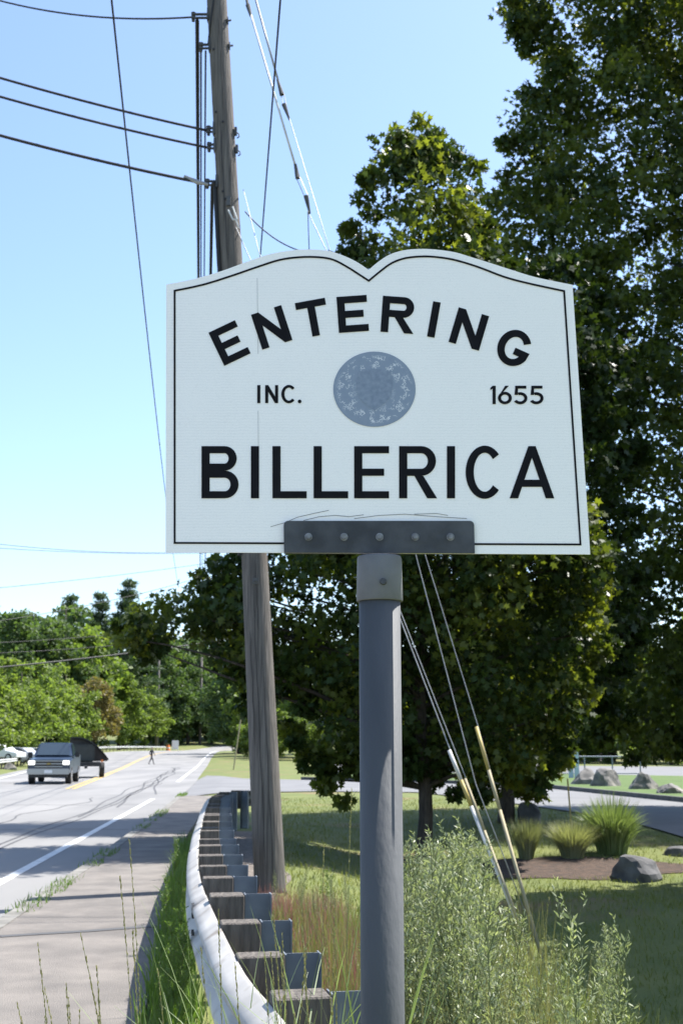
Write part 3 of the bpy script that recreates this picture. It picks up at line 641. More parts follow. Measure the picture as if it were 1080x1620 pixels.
# resample by length
L = [0]
for a, b_ in zip(path[:-1], path[1:]): L.append(L[-1] + (b_ - a).length)
def on_path(s):
    i = min(max(int(np.searchsorted(L, s)) - 1, 0), len(path) - 2); u = (s - L[i]) / max(1e-6, L[i + 1] - L[i]); p = path[i].lerp(path[i + 1], u); t = (path[i + 1] - path[i]).normalized()
    return p, t
TOP = .755
WPROF = [(0, TOP), (-.012, TOP - .006), (-.048, TOP - .03), (-.078, TOP - .052), (-.083, TOP - .068), (-.078, TOP - .084), (-.03, TOP - .128), (-.004, TOP - .145), (0, TOP - .156)]
WPROF = WPROF + [(o, 2 * (TOP - .156) - z) for o, z in WPROF[-2::-1]]
def beam(s0, s1, off, name, par, m, prof=WPROF, pathf=on_path, dz=lambda p: 0.0, step=.25):
    n = max(2, int((s1 - s0) / step)); k = len(prof); mb = MB(); vs_ = []
    for i in range(n + 1):
        p, t = pathf(s0 + (s1 - s0) * i / n); nr = Vector((t.y, -t.x, 0))
        for th_ in (0, 1):
            for (o, z) in prof: vs_.append(p + nr * (o + off - th_ * -.003) + Vector((0, 0, z + dz(p))))
    fs = []
    for i in range(n):
        for j in range(k - 1):
            a = i * 2 * k + j; b2 = (i + 1) * 2 * k + j; fs += [(a, a + 1, b2 + 1, b2), (a + k, b2 + k, b2 + k + 1, a + k + 1)]
        for j in (0, k - 1): a = i * 2 * k + j; b2 = (i + 1) * 2 * k + j; fs.append((a, b2, b2 + k, a + k))
    for j in range(k - 1): fs += [(j, j + k, j + k + 1, j + 1), (n * 2 * k + j, n * 2 * k + j + 1, n * 2 * k + j + k + 1, n * 2 * k + j + k)]
    mb.add(vs_, fs); o = mb.build(name, m, par, smooth=True)
    return o
SL = 3.81; s0 = 0; k = 0
while s0 < L[-1] - .4:
    s1 = min(L[-1], s0 + SL + .16); rl = beam(s0, s1, -.0036 * (k % 2), 'rail_section', gr, M['rail'])
    for ds in (.04, .12):          # splice bolts
        for dz in (-.05, -.105, -.2, -.26):
            p, t = on_path(s0 + ds); nr = Vector((t.y, -t.x, 0)); a = p + nr * (-.066 if dz not in (-.156,) else 0) + Vector((0, 0, TOP + dz))
            MB().tube([a, a - nr * .016], .013, 6).build('splice_bolt', M['hard'], rl)
    s0 += SL; k += 1
# one block and one post mesh shared along the rail (local x = away from the road)
bmk = MB(); bmk.box((.10, 0, 0), (.19, .145, .36)); blk = bmk.mesh('block', M['wood'])
bm = bmesh.new(); bm.from_mesh(blk); bmesh.ops.bevel(bm, geom=list(bm.edges), offset=.006, segments=1, affect='EDGES'); bm.to_mesh(blk); bm.free()
pm = MB(); pm.box((.2 + .003, 0, -.5), (.006, .1, 1.7)); pm.box((.2 + .147, 0, -.5), (.006, .1, 1.7)); pm.box((.275, 0, -.5), (.138, .006, 1.698)); pst = pm.mesh('post', M['post'])
bo = MB().tube([(.33, -.052, .13), (.33, -.075, .13)], .012, 6).mesh('bolt', M['galv'])
s = .75
while s < L[-1] - .1:
    p, t = on_path(s); ang = math.atan2(-t.x, t.y) ; rot = Matrix.Rotation(ang, 4, 'Z')
    zc = TOP - .156 + rng.uniform(-.02, .02)
    for me_, nm, dz in ((blk, 'block', .0), (pst, 'post', -.152 + .0)):
        o = link(nm, me_, gr); o.matrix_parent_inverse = Matrix.Translation(-Vector(gr['base']))
        o.matrix_basis = Matrix.Translation((p.x, p.y, zc + (0 if nm == 'block' else -.17))) @ rot @ Matrix.Rotation(rng.uniform(-.04, .04), 4, 'X')
    s += .9525

# far guardrail across the road
fp = catmull([(-25.2, 90, 0), (-30.5, 120, 0), (-35.5, 150, 0), (-41.5, 200, 0), (-42.8, 250, 0), (-41, 290, 0)], 12)
LF = [0]
for a, b_ in zip(fp[:-1], fp[1:]): LF.append(LF[-1] + (b_ - a).length)
def on_fp(s):
    i = min(max(int(np.searchsorted(LF, s)) - 1, 0), len(fp) - 2); u = (s - LF[i]) / max(1e-6, LF[i + 1] - LF[i]); return fp[i].lerp(fp[i + 1], u), (fp[i + 1] - fp[i]).normalized()
g2 = thing('guardrail', 'pale far guardrail below the row of trees across the road', 'guardrail', (-25.2, 90, hz(-25.2, 90)), world_parts=True)
beam(0, LF[-1], 0, 'rail_section', g2, mat('pale_rail', (.5, .5, .49), (.42, .42, .41), rough=.5, metal=.2), prof=[(o * -1, z + .05) for o, z in WPROF], pathf=on_fp, dz=lambda p: hz(p.x, p.y), step=2)
s = 1
while s < LF[-1]:
    p, t = on_fp(s); MB().box((p.x - .12, p.y, hz(p.x, p.y) + .3), (.12, .12, .9)).build('post', M['wood'], g2); s += 3.8

# ---------------------------------------------------------------- trees
def pip(poly, x, y):
    poly = np.asarray(poly, float); ins = np.zeros(len(x), bool); j = len(poly) - 1
    for i in range(len(poly)):
        xi, yi = poly[i]; xj, yj = poly[j]; c = ((yi > y) != (yj > y)) & (x < (xj - xi) * (y - yi) / (yj - yi + 1e-9) + xi); ins ^= c; j = i
    return ins
def limb_mesh(mb, a, b_, r0, r1, bend=.15, n=6):
    a, b_ = Vector(a), Vector(b_); d = b_ - a; q = []
    off = Vector((random.uniform(-1, 1), random.uniform(-1, 1), random.uniform(0, 1))) * d.length * bend
    for i in range(n + 1): t = i / n; q.append(a + d * t + off * (4 * t * (1 - t)) * .5)
    mb.tube(q, [r0 + (r1 - r0) * i / n for i in range(n + 1)], 7); return q
def oak(name, label, foot, height, outline, Y, half, nclump, per, mats, lsize, tr=.14, lean=0.0, group=None, rs=1.0):
    """a broad oak: clumps of leaves spread through the crown volume, limbs from the trunk to the clumps"""
    t = thing(name, label, 'tree', foot, group=group, world_parts=True)
    poly = np.array([[at(px, py, Y).x, at(px, py, Y).z] for px, py in outline]); lo, hi = poly.min(0), poly.max(0)
    C = []
    while len(C) < nclump:
        q = rng.uniform(lo, hi, (4000, 2)); q = q[pip(poly, q[:, 0], q[:, 1])]
        C += [tuple(v) for v in q[:nclump - len(C)]]
    C = np.array(C)
    # depth of the crown at each place: deeper in the middle, shallow at the outline
    dmin = np.full(len(C), 9.0)
    for i in range(len(poly)):
        a, b_ = poly[i - 1], poly[i]; ab = b_ - a; u = np.clip(((C - a) @ ab) / (ab @ ab + 1e-9), 0, 1); dmin = np.minimum(dmin, np.linalg.norm(C - (a + u[:, None] * ab), axis=1))
    dep = np.minimum(half, .35 + dmin * 1.25); Cy = Y + rng.uniform(-1, 1, len(C)) ** 1 * dep
    sc = Cy / Y
    # widen with distance so the crown stays a rounded body
    CC = np.stack([foot.x + (C[:, 0] - foot.x), Cy, C[:, 1]], -1)
    rad = rs * rng.uniform(.28, .55, len(C)) * np.clip(dmin / .5, .35, 1)
    N = len(CC) * per; idx = np.repeat(np.arange(len(CC)), per)
    off = rand_dirs(N) * (rng.uniform(0, 1, N) ** .45)[:, None] * rad[idx][:, None] * np.array([1.15, 1.15, .75])
    Pp = CC[idx] + off; U, W = leaf_axes(N, .25)
    U = unit(U + .8 * unit(off)); W = unit(W - (W * U).sum(1, keepdims=True) * U)
    me = cards('crown', OAK, Pp, U, W, rng.uniform(.75, 1.25, N) * lsize, mats, (np.repeat(rng.integers(0, len(mats), len(CC)), per)) if len(mats) > 1 else None, cup=.25)
    tag(link('crown', me, t), None)
    mb = MB(); foot = Vector(foot); top = Vector((foot.x + lean, Y, foot.z + height * .9)); n = 12
    q = [foot + Vector((0, 0, -.2))] + [foot.lerp(top, i / n) + Vector((.06 * math.sin(i * 1.3), .05 * math.cos(i), 0)) for i in range(n + 1)]
    mb.tube(q, [tr * 1.35, tr * 1.15] + [tr * (1 - .88 * i / n) for i in range(1, n + 1)], 12)
    trunk = mb.build('trunk', M['bark'], t, smooth=True)
    mb = MB(); sel = rng.choice(len(CC), min(len(CC), 110), replace=False)
    for i in sel:
        c = Vector(CC[i]); hgt = max(foot.z + 1.3, min(c.z - .35 * math.hypot(c.x - foot.x, c.y - foot.y) , top.z - .3)); u = (hgt - foot.z) / (top.z - foot.z)
        s_ = foot.lerp(top, u); limb_mesh(mb, s_, c, tr * (1 - .85 * u) * .42, .008)
    mb.build('limbs', M['bark'], t, smooth=True)
    return t
A_OUT = [(540, 378), (572, 335), (574, 265), (612, 212), (640, 232), (665, 190), (712, 205), (722, 250), (748, 262), (765, 325), (800, 420), (870, 600), (960, 850), (960, 1060), (900, 1190), (850, 1268), (800, 1250), (738, 1275), (700, 1240), (640, 1225), (562, 1230), (545, 1283), (520, 1270), (505, 1215), (470, 1200), (450, 1165), (462, 1110), (385, 1150), (375, 1065), (330, 1058), (300, 1010), (262, 1040), (185, 1048), (190, 985), (240, 930), (300, 905), (330, 880), (400, 860), (470, 700), (520, 500)]
fA = ghit(668, 1372); fA = Vector((fA.x, fA.y, fA.z))
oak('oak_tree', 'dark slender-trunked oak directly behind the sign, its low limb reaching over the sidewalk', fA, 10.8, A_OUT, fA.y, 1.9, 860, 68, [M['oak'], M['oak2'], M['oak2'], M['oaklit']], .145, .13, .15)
fB = ghit(800, 1303)
B_OUT = [(600, 560), (760, 430), (900, 400), (1010, 560), (1020, 1000), (980, 1120), (945, 1130), (930, 1190), (860, 1215), (840, 1255), (780, 1240), (700, 1225), (640, 1180), (600, 1000)]
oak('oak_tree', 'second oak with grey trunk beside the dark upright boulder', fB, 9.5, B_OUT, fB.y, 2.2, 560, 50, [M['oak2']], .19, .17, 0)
C_OUT = [(795, -20), (815, 60), (872, 118), (800, 160), (805, 205), (790, 240), (780, 300), (755, 345), (775, 420), (850, 600), (880, 800), (890, 1000), (920, 1130), (960, 1200), (1040, 1212), (1120, 1190), (1500, 1150), (1750, 800), (1780, 300), (1620, -60), (1350, -170), (1080, -150), (880, -90)]
YC = 33.0; fC = Vector((13.0, YC, hz(13.0, YC)))
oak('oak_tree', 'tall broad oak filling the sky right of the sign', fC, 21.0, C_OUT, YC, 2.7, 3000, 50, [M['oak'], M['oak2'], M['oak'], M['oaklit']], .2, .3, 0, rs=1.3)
D_OUT = [(1150, 800), (1190, 450), (1400, 80), (1650, 0), (1900, 150), (2000, 600), (1950, 1000), (1600, 1090), (1250, 1050)]
fD = Vector((9.0, 18.0, hz(9.0, 18.0)))
oak('oak_tree', 'oak on the right whose crown shades the hollow in the lawn', fD, 11.5, D_OUT, 18.0, 4.3, 1000, 46, [M['oak']], .2, .2, 0, rs=1.1)
E_OUT = [(1260, 600), (1420, 100), (1800, -350), (2200, -300), (2450, 200), (2400, 800), (2000, 1000), (1500, 950)]
fE = Vector((9.2, 13.4, hz(9.2, 13.4)))
oak('oak_tree', 'smaller oak off to the right whose shade falls across the near lawn', fE, 11, E_OUT, 13.4, 3.6, 760, 46, [M['oak']], .2, .2, 0, rs=1.1)

# generic far trees: three crowns shared by many copies
def proto(kind, h, r, nleaf, ls, m, seed):
    rr = np.random.default_rng(seed); t = thing({'pine': 'pine_tree', 'row': 'row_tree', 'broad': 'forest_tree'}[kind], None, 'tree')
    mb = MB(); mb.tube([(0, 0, -.5), (0, 0, h * .4), (.1, 0, h * .92)], [r * .07, r * .05, .02], 8); mb.build('trunk', M['bark'], t, smooth=True)
    nc = 90 if kind != 'pine' else 190; pos = []
    for i in range(nc):
        if kind == 'pine':
            u = rr.uniform(.18, 1); lay = u + .35 * (round(u * 13) / 13 - u); a = rr.uniform(0, 6.28); R0 = r * (1.02 - lay) ** .85 * rr.uniform(.25, 1.25); pos.append((R0 * math.cos(a), R0 * math.sin(a), h * lay + R0 * .15, .11 * r + .2, .4))
        else:
            d = rr.normal(size=3); d /= np.linalg.norm(d); q = rr.uniform(.45, 1) ; b0 = .03 if kind == 'row' else .04
            zc = h * (b0 + (1 - b0) / 2); w = 1 - .25 * d[2]
            pos.append((d[0] * r * q * w, d[1] * r * q * w, zc + d[2] * h * (1 - b0) / 2 * q, r * rr.uniform(.16, .3), .8))
    pos = np.array(pos); per = nleaf // nc; idx = np.repeat(np.arange(nc), per); N = len(idx)
    off = unit(rr.normal(size=(N, 3))) * (rr.uniform(0, 1, N) ** .4)[:, None] * pos[idx, 3:4]; off[:, 2] *= pos[idx, 4]
    Pp = pos[idx, :3] + off; U, W = leaf_axes(N, .2)
    me = cards('crown', OVAL if kind != 'pine' else LANCE, Pp, U, W, rr.uniform(.7, 1.3, N) * ls, m, cup=.2); link('crown', me, t)
    return t
protos = {'row': [proto('row', 8, 2.9, 9000, .26, M['maple'], 1), proto('row', 8, 2.7, 9000, .26, M['maple'], 2)], 'rust': [proto('row', 8, 2.5, 8000, .25, M['rust'], 3)],
          'broad': [proto('broad', 16, 5.2, 11000, .48, M['forest'], 4), proto('broad', 15, 6, 11000, .5, M['forest'], 5), proto('broad', 14, 5, 10000, .5, M['maple'], 8)],
          'pine': [proto('pine', 22, 5.6, 11000, .6, M['pine'], 6), proto('pine', 20, 5.0, 11000, .55, M['pine'], 7)]}
used = set()
def plant(kind, x, y, h, label, group, wide=1.0):
    ps = protos[kind]; p = ps[random.randrange(len(ps))]
    o = p if id(p) not in used else copy_tree(p); used.add(id(p))
    h0 = {'row': 8, 'rust': 8, 'broad': 15, 'pine': 21}[kind]; s_ = h / h0
    o.location = (x, y, hz(x, y) - .1); o.rotation_euler = (0, 0, random.uniform(0, 6.28)); o.scale = (s_ * wide, s_ * wide, s_)
    tag(o, label, 'tree', group); return o
for px, py, Y in ((-35, 1032, 100), (8, 1040, 118), (38, 1050, 135), (68, 1046, 155), (105, 1056, 190), (192, 1062, 268), (232, 1085, 305)):
    v = at(px, py, Y); plant('row', v.x, Y, v.z - hz(v.x, Y), 'light green roadside tree in the row behind the far guardrail', 'row of trees across the road', 1.15)
v = at(150, 1062, 228); plant('rust', v.x, 228, v.z - hz(v.x, 228), 'rusty orange-green tree among the green row across the road', None, 1.1)
for px, py, Y in ((-60, 950, 190), (5, 962, 185), (55, 960, 190), (105, 958, 195), (30, 985, 160), (85, 990, 165), (135, 985, 170), (240, 985, 200), (275, 1010, 205), (310, 1020, 215), (345, 1010, 220), (385, 1000, 215), (425, 1010, 225), (260, 1060, 178), (300, 1075, 185), (335, 1080, 190), (372, 1080, 188), (410, 1085, 195)):
    Y += 95 if px < 230 else 150; v = at(px, py - (18 if 90 < px < 330 else 5), Y); plant('broad', v.x, Y, v.z - hz(v.x, Y), 'tall green tree in the wood beyond the bend of the road', 'wood beyond the road')
for px, py, Y in ((160, 928, 185), (206, 908, 190), (112, 955, 215)):
    Y += 105; v = at(px, py, Y); plant('pine', v.x, Y, v.z - hz(v.x, Y), 'dark pine rising above the wood beyond the road', 'pines above the wood')
for x, y, h in ((-10, 175, 17), (-2, 165, 18), (6, 150, 17), (14, 145, 18), (22, 140, 17), (30, 138, 18), (39, 132, 17), (48, 126, 18), (57, 120, 17), (68, 112, 18), (-16, 195, 16), (2, 190, 19), (18, 170, 19), (35, 160, 19), (52, 150, 19), (70, 135, 20)):
    plant('broad', x, y, h, 'tree of the shady wood behind the oaks', 'wood behind the oaks')
for px, Y in ((440, 150), (410, 158), (385, 200), (340, 345), (290, 345), (250, 340), (1150, 112), (580, 140), (660, 136), (760, 134), (810, 132), (905, 129), (955, 128), (1000, 126), (1050, 122), (1100, 118), (700, 132), (620, 138), (540, 142), (480, 146), (860, 130)):
    x = (px - 540) / FPX * Y; plant('row', x, Y, 6.0, 'low leafy tree at the edge of the wood behind the oaks', 'edge of the wood', 1.3)

# far utility poles
for X, Y, h, w, lab in ((FP.x, 335, ZT + .4, .42, 'far brown utility pole beyond the bend of the road'), ((253 - 540) / FPX * 315, 315, at(253, 1015, 315).z - hz(-46, 315), .42, 'far pale grey utility pole behind the small white board'), (NP.x, 92, 16.2, .15, 'utility pole standing almost hidden behind the leaning pole')):
    t = thing('utility_pole', lab, 'utility pole', (X, Y, hz(X, Y)), group='far utility poles')
    MB().tube([(0, 0, -.5), (0, 0, h)], [w, w * .7], 10).build('shaft', M['pole'], t, smooth=True)
    mb = MB(); mb.box((0, -.1, h - .5), (1.8, .1, .12)); mb.build('crossarm', M['wood'], t)
    for dx in (-.8, -.3, .3, .8): MB().tube([(dx, -.1, h - .44), (dx, -.1, h - .25)], [.05, .03], 8).build('insulator', M['hard'], t)
st = at(370, 1180, 95); tag(MB().tube([(st.x, 95, hz(st.x, 95)), (st.x + .55, 95, 4.3)], .05, 8).build('guy_guard', M['guardf']), 'pale leaning guy guard far off beside the road', 'guy guard')

# ---------------------------------------------------------------- rocks
def rock(px, py, wpx, hpx, seed, m, label, depth=.8, cuts=9):
    g = ghit(px, py); sc = g.y / FPX; w, h = wpx * sc, hpx * sc; rr = np.random.default_rng(seed)
    bm = bmesh.new(); bmesh.ops.create_icosphere(bm, subdivisions=3, radius=1)
    for _ in range(cuts):
        d = rr.normal(size=3); d[2] = abs(d[2]) * .8; d /= np.linalg.norm(d); k0 = rr.uniform(.55, .8)
        for v in bm.verts:
            q = v.co.dot(Vector(d)) - k0
            if q > 0: v.co -= Vector(d) * q * .96
    for v in bm.verts:
        v.co += Vector(rr.normal(size=3)) * .018; v.co = Vector((v.co.x * w / 1.55, v.co.y * w * depth / 1.55, v.co.z * h * .82 + h * .35))
    me = bpy.data.meshes.new('boulder'); bm.to_mesh(me); bm.free(); me.materials.append(M[m]); o = link('boulder', me)
    o.location = (g.x, g.y + w * depth * .4, g.z - .02); o.rotation_euler = (0, 0, rr.uniform(-.5, .5)); tag(o, label, 'boulder'); return o
rock(928, 1243, 42, 24, 11, 'stone', 'long low grey boulder beside the pale sign posts on island lawn')
rock(960, 1246, 44, 26, 12, 'stone', 'angular grey boulder with dark side on island lawn, touching the low one')
rock(1021, 1251, 40, 26, 13, 'stone', 'pale tan boulder standing alone on island lawn')
rock(1063, 1258, 36, 20, 14, 'stone', 'small brownish boulder at the end of the island row')
rock(942, 1206, 50, 24, 15, 'stone', 'big pale boulder across the access road behind the pipe railing')
rock(1010, 1395, 72, 42, 16, 'stoned', 'dark wedge-shaped boulder in the mulch below the ornamental grasses', .9)
rock(1075, 1355, 40, 18, 17, 'stoned', 'flat grey rock at the lawn edge near the driveway')
rock(841, 1304, 34, 40, 18, 'stoned', 'dark upright boulder beside the second oak trunk')
rock(845, 1226, 40, 18, 19, 'stone', 'low pale rock under the oak beyond the driveway')
rock(15, 1218, 20, 11, 21, 'stone', 'pale rock on the verge across the road')

# ---------------------------------------------------------------- plants on the right: ornamental grasses
def blades(name, P0, h, lean, w, m, seg=4, gravity=.5):
    """arching blades: P0 (n,3), h (n,), lean (n,2) horizontal reach as share of h"""
    n = len(P0); V = []; side = unit(np.stack([-lean[:, 1], lean[:, 0], np.zeros(n)], -1) + 1e-6 + rng.normal(size=(n, 3)) * .3 * np.array([1, 1, 0]))
    for i in range(seg + 1):
        t = i / seg; c = P0 + np.stack([lean[:, 0] * h * t ** 1.6, lean[:, 1] * h * t ** 1.6, h * (t - gravity * np.hypot(lean[:, 0], lean[:, 1]) * t ** 2.6)], -1)
        ww = (w * (1 - t ** 2) * .5 + .0004)[:, None] if hasattr(w, '__len__') else w * (1 - t ** 2) * .5 + .0004
        V.append(c - side * ww); V.append(c + side * ww)
    V = np.stack(V, 1).reshape(-1, 3); k = 2 * (seg + 1); b0 = np.arange(n)[:, None] * k
    Q = np.concatenate([np.stack([b0 + 2 * i, b0 + 2 * i + 1, b0 + 2 * i + 3, b0 + 2 * i + 2], -1) for i in range(seg)], 1).reshape(-1, 4)
    return raw_mesh(name, V, Q.ravel(), np.arange(len(Q)) * 4, np.full(len(Q), 4), m)
def clump(px, py, wpx, hpx, n, m, label, bw=.012, g=.45):
    c = ghit(px, py); sc = c.y / FPX; r = wpx * sc / 2; h = hpx * sc
    a = rng.uniform(0, 6.28, n); q = rng.uniform(0, 1, n) ** .5; P0 = np.stack([np.cos(a) * q * r * .35, np.sin(a) * q * r * .35, np.zeros(n)], -1)
    hh = h * rng.uniform(.6, 1.15, n); ln = np.stack([np.cos(a), np.sin(a)], -1) * (q * rng.uniform(.3, 1.0, n) * r * 1.15 / h)[:, None]
    t = thing('ornamental_grass', label, 'grass clump', c); link('blades', blades('blades', P0, hh, ln, bw, M[m], 5, g), t); return t
clump(968, 1352, 125, 92, 1500, 'orn', 'tall dark green fountain grass clump at the driveway edge', .02, .75)
clump(905, 1358, 95, 56, 1500, 'orn2', 'pale feathery low grass clump around the yellow stake', .010, .3)
clump(832, 1360, 62, 58, 900, 'orn2', 'small upright pale grass clump below the second oak', .012, .2)
v = ghit(905, 1322); t = at(897, 1232, v.y); tag(MB().tube([v - Vector((0, 0, .2)), t], .016, 8).build('marker_stake', M['guardy']), 'thin yellow marker stake leaning out of the pale grass', 'stake')

# railing and sign on the far side of the island
ry = 72
def rx(px): return (px - 540) / FPX * ry
t = thing('pipe_railing', 'low grey pipe railing beside the access road', 'railing', (rx(935), ry, hz(rx(935), ry)), world_parts=True)
zt = at(930, 1197, ry).z
for px in (870, 916, 959, 1002):
    x = rx(px); MB().tube([(x, ry, hz(x, ry) - .1), (x, ry, zt)], .04 if px > 880 else .06, 8).build('post', M['post'], t)
for dz, r_ in ((0, .045), (-.95, .03)): MB().tube([(rx(868), ry, zt + dz), (rx(1003), ry, zt + dz)], r_, 8).build('rail', M['post'], t)
sy = 66; t = thing('post_sign', 'pale blue upright sign of two narrow boards on island lawn', 'sign', (at(905, 1228, sy).x, sy, hz(13, sy)), world_parts=True)
zb = hz(12.5, sy)
for px, top in ((901, 1174), (910, 1175)):
    a = at(px, top, sy); MB().box((a.x, sy, (a.z + zb) / 2), (.24, .1, a.z - zb)).build('board', M['signblue'], t)
a = at(905.5, 1200, sy); MB().box((a.x, sy + .07, a.z), (.4, .03, .9)).build('panel', M['silver'], t)

# ---------------------------------------------------------------- vehicles
def wheel(par, x, y, r, w):
    mb = MB(); mb.tube([(x - w / 2, y, r), (x - w * .42, y, r), (x + w * .42, y, r), (x + w / 2, y, r)], [r * .92, r, r, r * .92], 20); wv_ = mb.build('wheel', M['tyre'], par)
    for s_ in (-1, 1): MB().tube([(x + s_ * (w / 2 + .001), y, r), (x + s_ * (w / 2 + .012), y, r)], [r * .62, r * .55], 14).build('rim', M['rim'], wv_)
    return wv_
def bevel_obj(o, off, seg=2):
    bm = bmesh.new(); bm.from_mesh(o.data); bmesh.ops.bevel(bm, geom=[e for e in bm.edges if e.calc_face_angle(0) > .6], offset=off, segments=seg, affect='EDGES'); bm.to_mesh(o.data); bm.free(); return o
def pickup(label, loc, rz):
    t = thing('pickup_truck', label, 'pickup truck', loc, rz)     # faces -y
    mb = MB(); mb.prism([(-2.9, .45), (-2.9, .95), (-2.8, 1.12), (-1.3, 1.22), (-.95, 1.24), (-.95, .45)], 'x', -.96, .96); bevel_obj(mb.build('body', M['blue'], t), .07)
    mb = MB(); mb.prism([(-.948, .45), (-.948, 1.24), (1.1, 1.26), (1.1, .45)], 'x', -.955, .955); bevel_obj(mb.build('cab_body', M['blue'], t), .03)
    mb = MB(); mb.prism([(1.104, .45), (1.104, 1.34), (2.95, 1.34), (2.95, .45)], 'x', -.95, .95); bevel_obj(mb.build('bed', M['blue'], t), .04)
    mb = MB(); v0 = [(-.9, -1.15, 1.24), (.9, -1.15, 1.24), (.9, 1.05, 1.26), (-.9, 1.05, 1.26), (-.72, -.35, 1.9), (.72, -.35, 1.9), (.74, .8, 1.9), (-.74, .8, 1.9)]
    mb.add(v0, [(0, 1, 5, 4), (1, 2, 6, 5), (2, 3, 7, 6), (3, 0, 4, 7), (4, 5, 6, 7), (0, 3, 2, 1)]); bevel_obj(mb.build('roof', M['blue'], t), .05)
    mb = MB(); mb.add([(-.78, -1.09, 1.31), (.78, -1.09, 1.31), (.66, -.43, 1.855), (-.66, -.43, 1.855)], [(0, 1, 2, 3)])
    o = mb.build('windshield', M['glass'], t); o.location = (0, -.03, .012)
    for s_ in (-1, 1):
        mb = MB(); mb.add([(s_ * .885, -.95, 1.3), (s_ * .885, .9, 1.31), (s_ * .755, .72, 1.84), (s_ * .755, -.4, 1.84)], [(0, 1, 2, 3)]); o = mb.build('side_window', M['glass'], t); o.location = (s_ * .02, 0, 0)
        mb = MB(); mb.box((s_ * 1.1, -.85, 1.34), (.22, .12, .24)); bevel_obj(mb.build('mirror', M['black'], t), .03)
        mb = MB(); mb.box((s_ * .78, -2.905, .98), (.3, .06, .2)); bevel_obj(mb.build('headlight', M['lampglass'], t), .02)
        for y in (-1.95, 1.85): wheel(t, s_ * .84, y, .4, .27)
    mb = MB(); mb.box((0, -2.89, .92), (1.24, .05, .36)); g_ = mb.build('grille', M['black'], t)
    for z in (.8, .93, 1.06): mb = MB(); mb.box((0, -2.925, z), (1.24, .03, .045)); mb.build('bar', M['chrome'], g_)
    mb = MB(); mb.box((0, -2.945, .93), (.2, .015, .05)); mb.box((0, -2.9455, .93), (.07, .015, .075)); mb.build('emblem', M['guardy'], g_)
    mb = MB(); mb.box((0, -2.95, .58), (1.94, .2, .26)); b_ = bevel_obj(mb.build('bumper', M['chrome'], t), .05)
    mb = MB(); mb.box((0, -3.055, .58), (.36, .01, .14)); mb.build('number_plate', M['white'], b_)
    mb = MB(); mb.box((0, -2.85, .38), (1.7, .2, .14)); mb.build('air_dam', M['black'], t)
    return t
g0 = gp(78, 1241); pickup('blue pickup truck with chrome bumper coming down the road', (g0[0] - .42, g0[1] + 2.9, .002), math.atan2(.14, 1) * .9)
g1 = gp(128, 1231); t = thing('equipment_trailer', 'dark equipment trailer with curved hopper behind the pickup', 'trailer', (g1[0] - .2, g1[1] + 2, .002), .22)
mb = MB(); mb.box((0, 0, .75), (1.7, 4.2, .22)); mb.box((0, -2.9, .62), (.14, 2.0, .14)); mb.build('chassis', M['black'], t)
mb = MB(); mb.box((-.15, -.3, 1.35), (1.3, 2.0, 1.0)); bevel_obj(mb.build('engine_housing', mat('dark_green_steel', (.04, .045, .04), rough=.5), t), .1)
arcp = [(x, 2.2 - .62 * max(0, (x + .5) / 1.3) ** 2) for x in np.linspace(-.9, 1.35, 12)]
mb = MB(); mb.prism(arcp + [(1.25, .9), (-.9, .9)], 'y', .75, 2.2); bevel_obj(mb.build('curved_hopper', mat('rusty_tray', (.05, .042, .036), rough=.7), t), .05)
mb = MB(); mb.prism([(x, z + .012) for x, z in arcp] + [(x, z + .09) for x, z in arcp[::-1]], 'y', .6, 2.35); mb.build('hopper_lid', M['black'], t)
for s_ in (-1, 1):
    for y in (.2, 1.1): wheel(t, s_ * .98, y, .42, .26)
    mb = MB(); mb.box((s_ * .9, -2.05, .95), (.12, .06, .12)); mb.build('lamp', M['orange'], t)
def car(label, loc, rz, m, group):
    t = thing('parked_car', label, 'car', loc, rz, group)
    mb = MB(); mb.prism([(-2.2, .3), (-2.25, .7), (-1.2, .92), (-.5, 1.42), (.8, 1.45), (1.7, 1.0), (2.2, .92), (2.2, .3)], 'x', -.88, .88); bevel_obj(mb.build('body', m, t), .06)
    for s_ in (-1, 1):
        mb = MB(); mb.add([(s_ * .884, -1.0, .96), (s_ * .884, 1.5, 1.0), (s_ * .884, .75, 1.38), (s_ * .884, -.45, 1.36)], [(0, 1, 2, 3)]); mb.build('side_window', M['glass'], t)
        for y in (-1.4, 1.4): wheel(t, s_ * .8, y, .32, .2)
    return t
for px, Y, m_, lab in ((10, 112, 'white', 'white car parked behind the roadside trees'), (45, 114, 'silver', 'silver car parked behind the roadside trees'), (75, 118, 'white', 'second white car parked behind the roadside trees, beyond the silver one')):
    x = (px - 540) / FPX * Y; car(lab, (x, Y, hz(x, Y) + .3), 1.3, M[m_], 'cars parked behind the row of trees')
x = (945 - 540) / FPX * 135
# small temporary signs near the bend
v = (282 - 540) / FPX * 290; z0 = hz(v, 290); t = thing('sandwich_board', 'small white board standing on the road verge at the bend', 'sign', (v, 290, z0)); t.scale = (1.8, 1.8, 1.8)
mb = MB(); mb.box((0, 0, .75), (.85, .04, 1.15)); mb.build('board', M['white'], t)
for s_ in (-1, 1): MB().box((s_ * .38, .06, .3), (.05, .05, .7)).build('leg', M['silver'], t)
v = (271 - 540) / FPX * 288; z0 = hz(v, 288); t = thing('traffic_barrel', 'orange traffic barrel beside the small white board', 'barrel', (v, 288, z0)); t.scale = (1.6, 1.6, 1.4)
MB().tube([(0, 0, 0), (0, 0, .3), (0, 0, .31), (0, 0, .6), (0, 0, .9)], [.32, .29, .28, .26, .22], 14).build('drum', M['orange'], t); MB().tube([(0, 0, .35), (0, 0, .5)], [.29, .285], 14).build('stripe', M['white'], t)

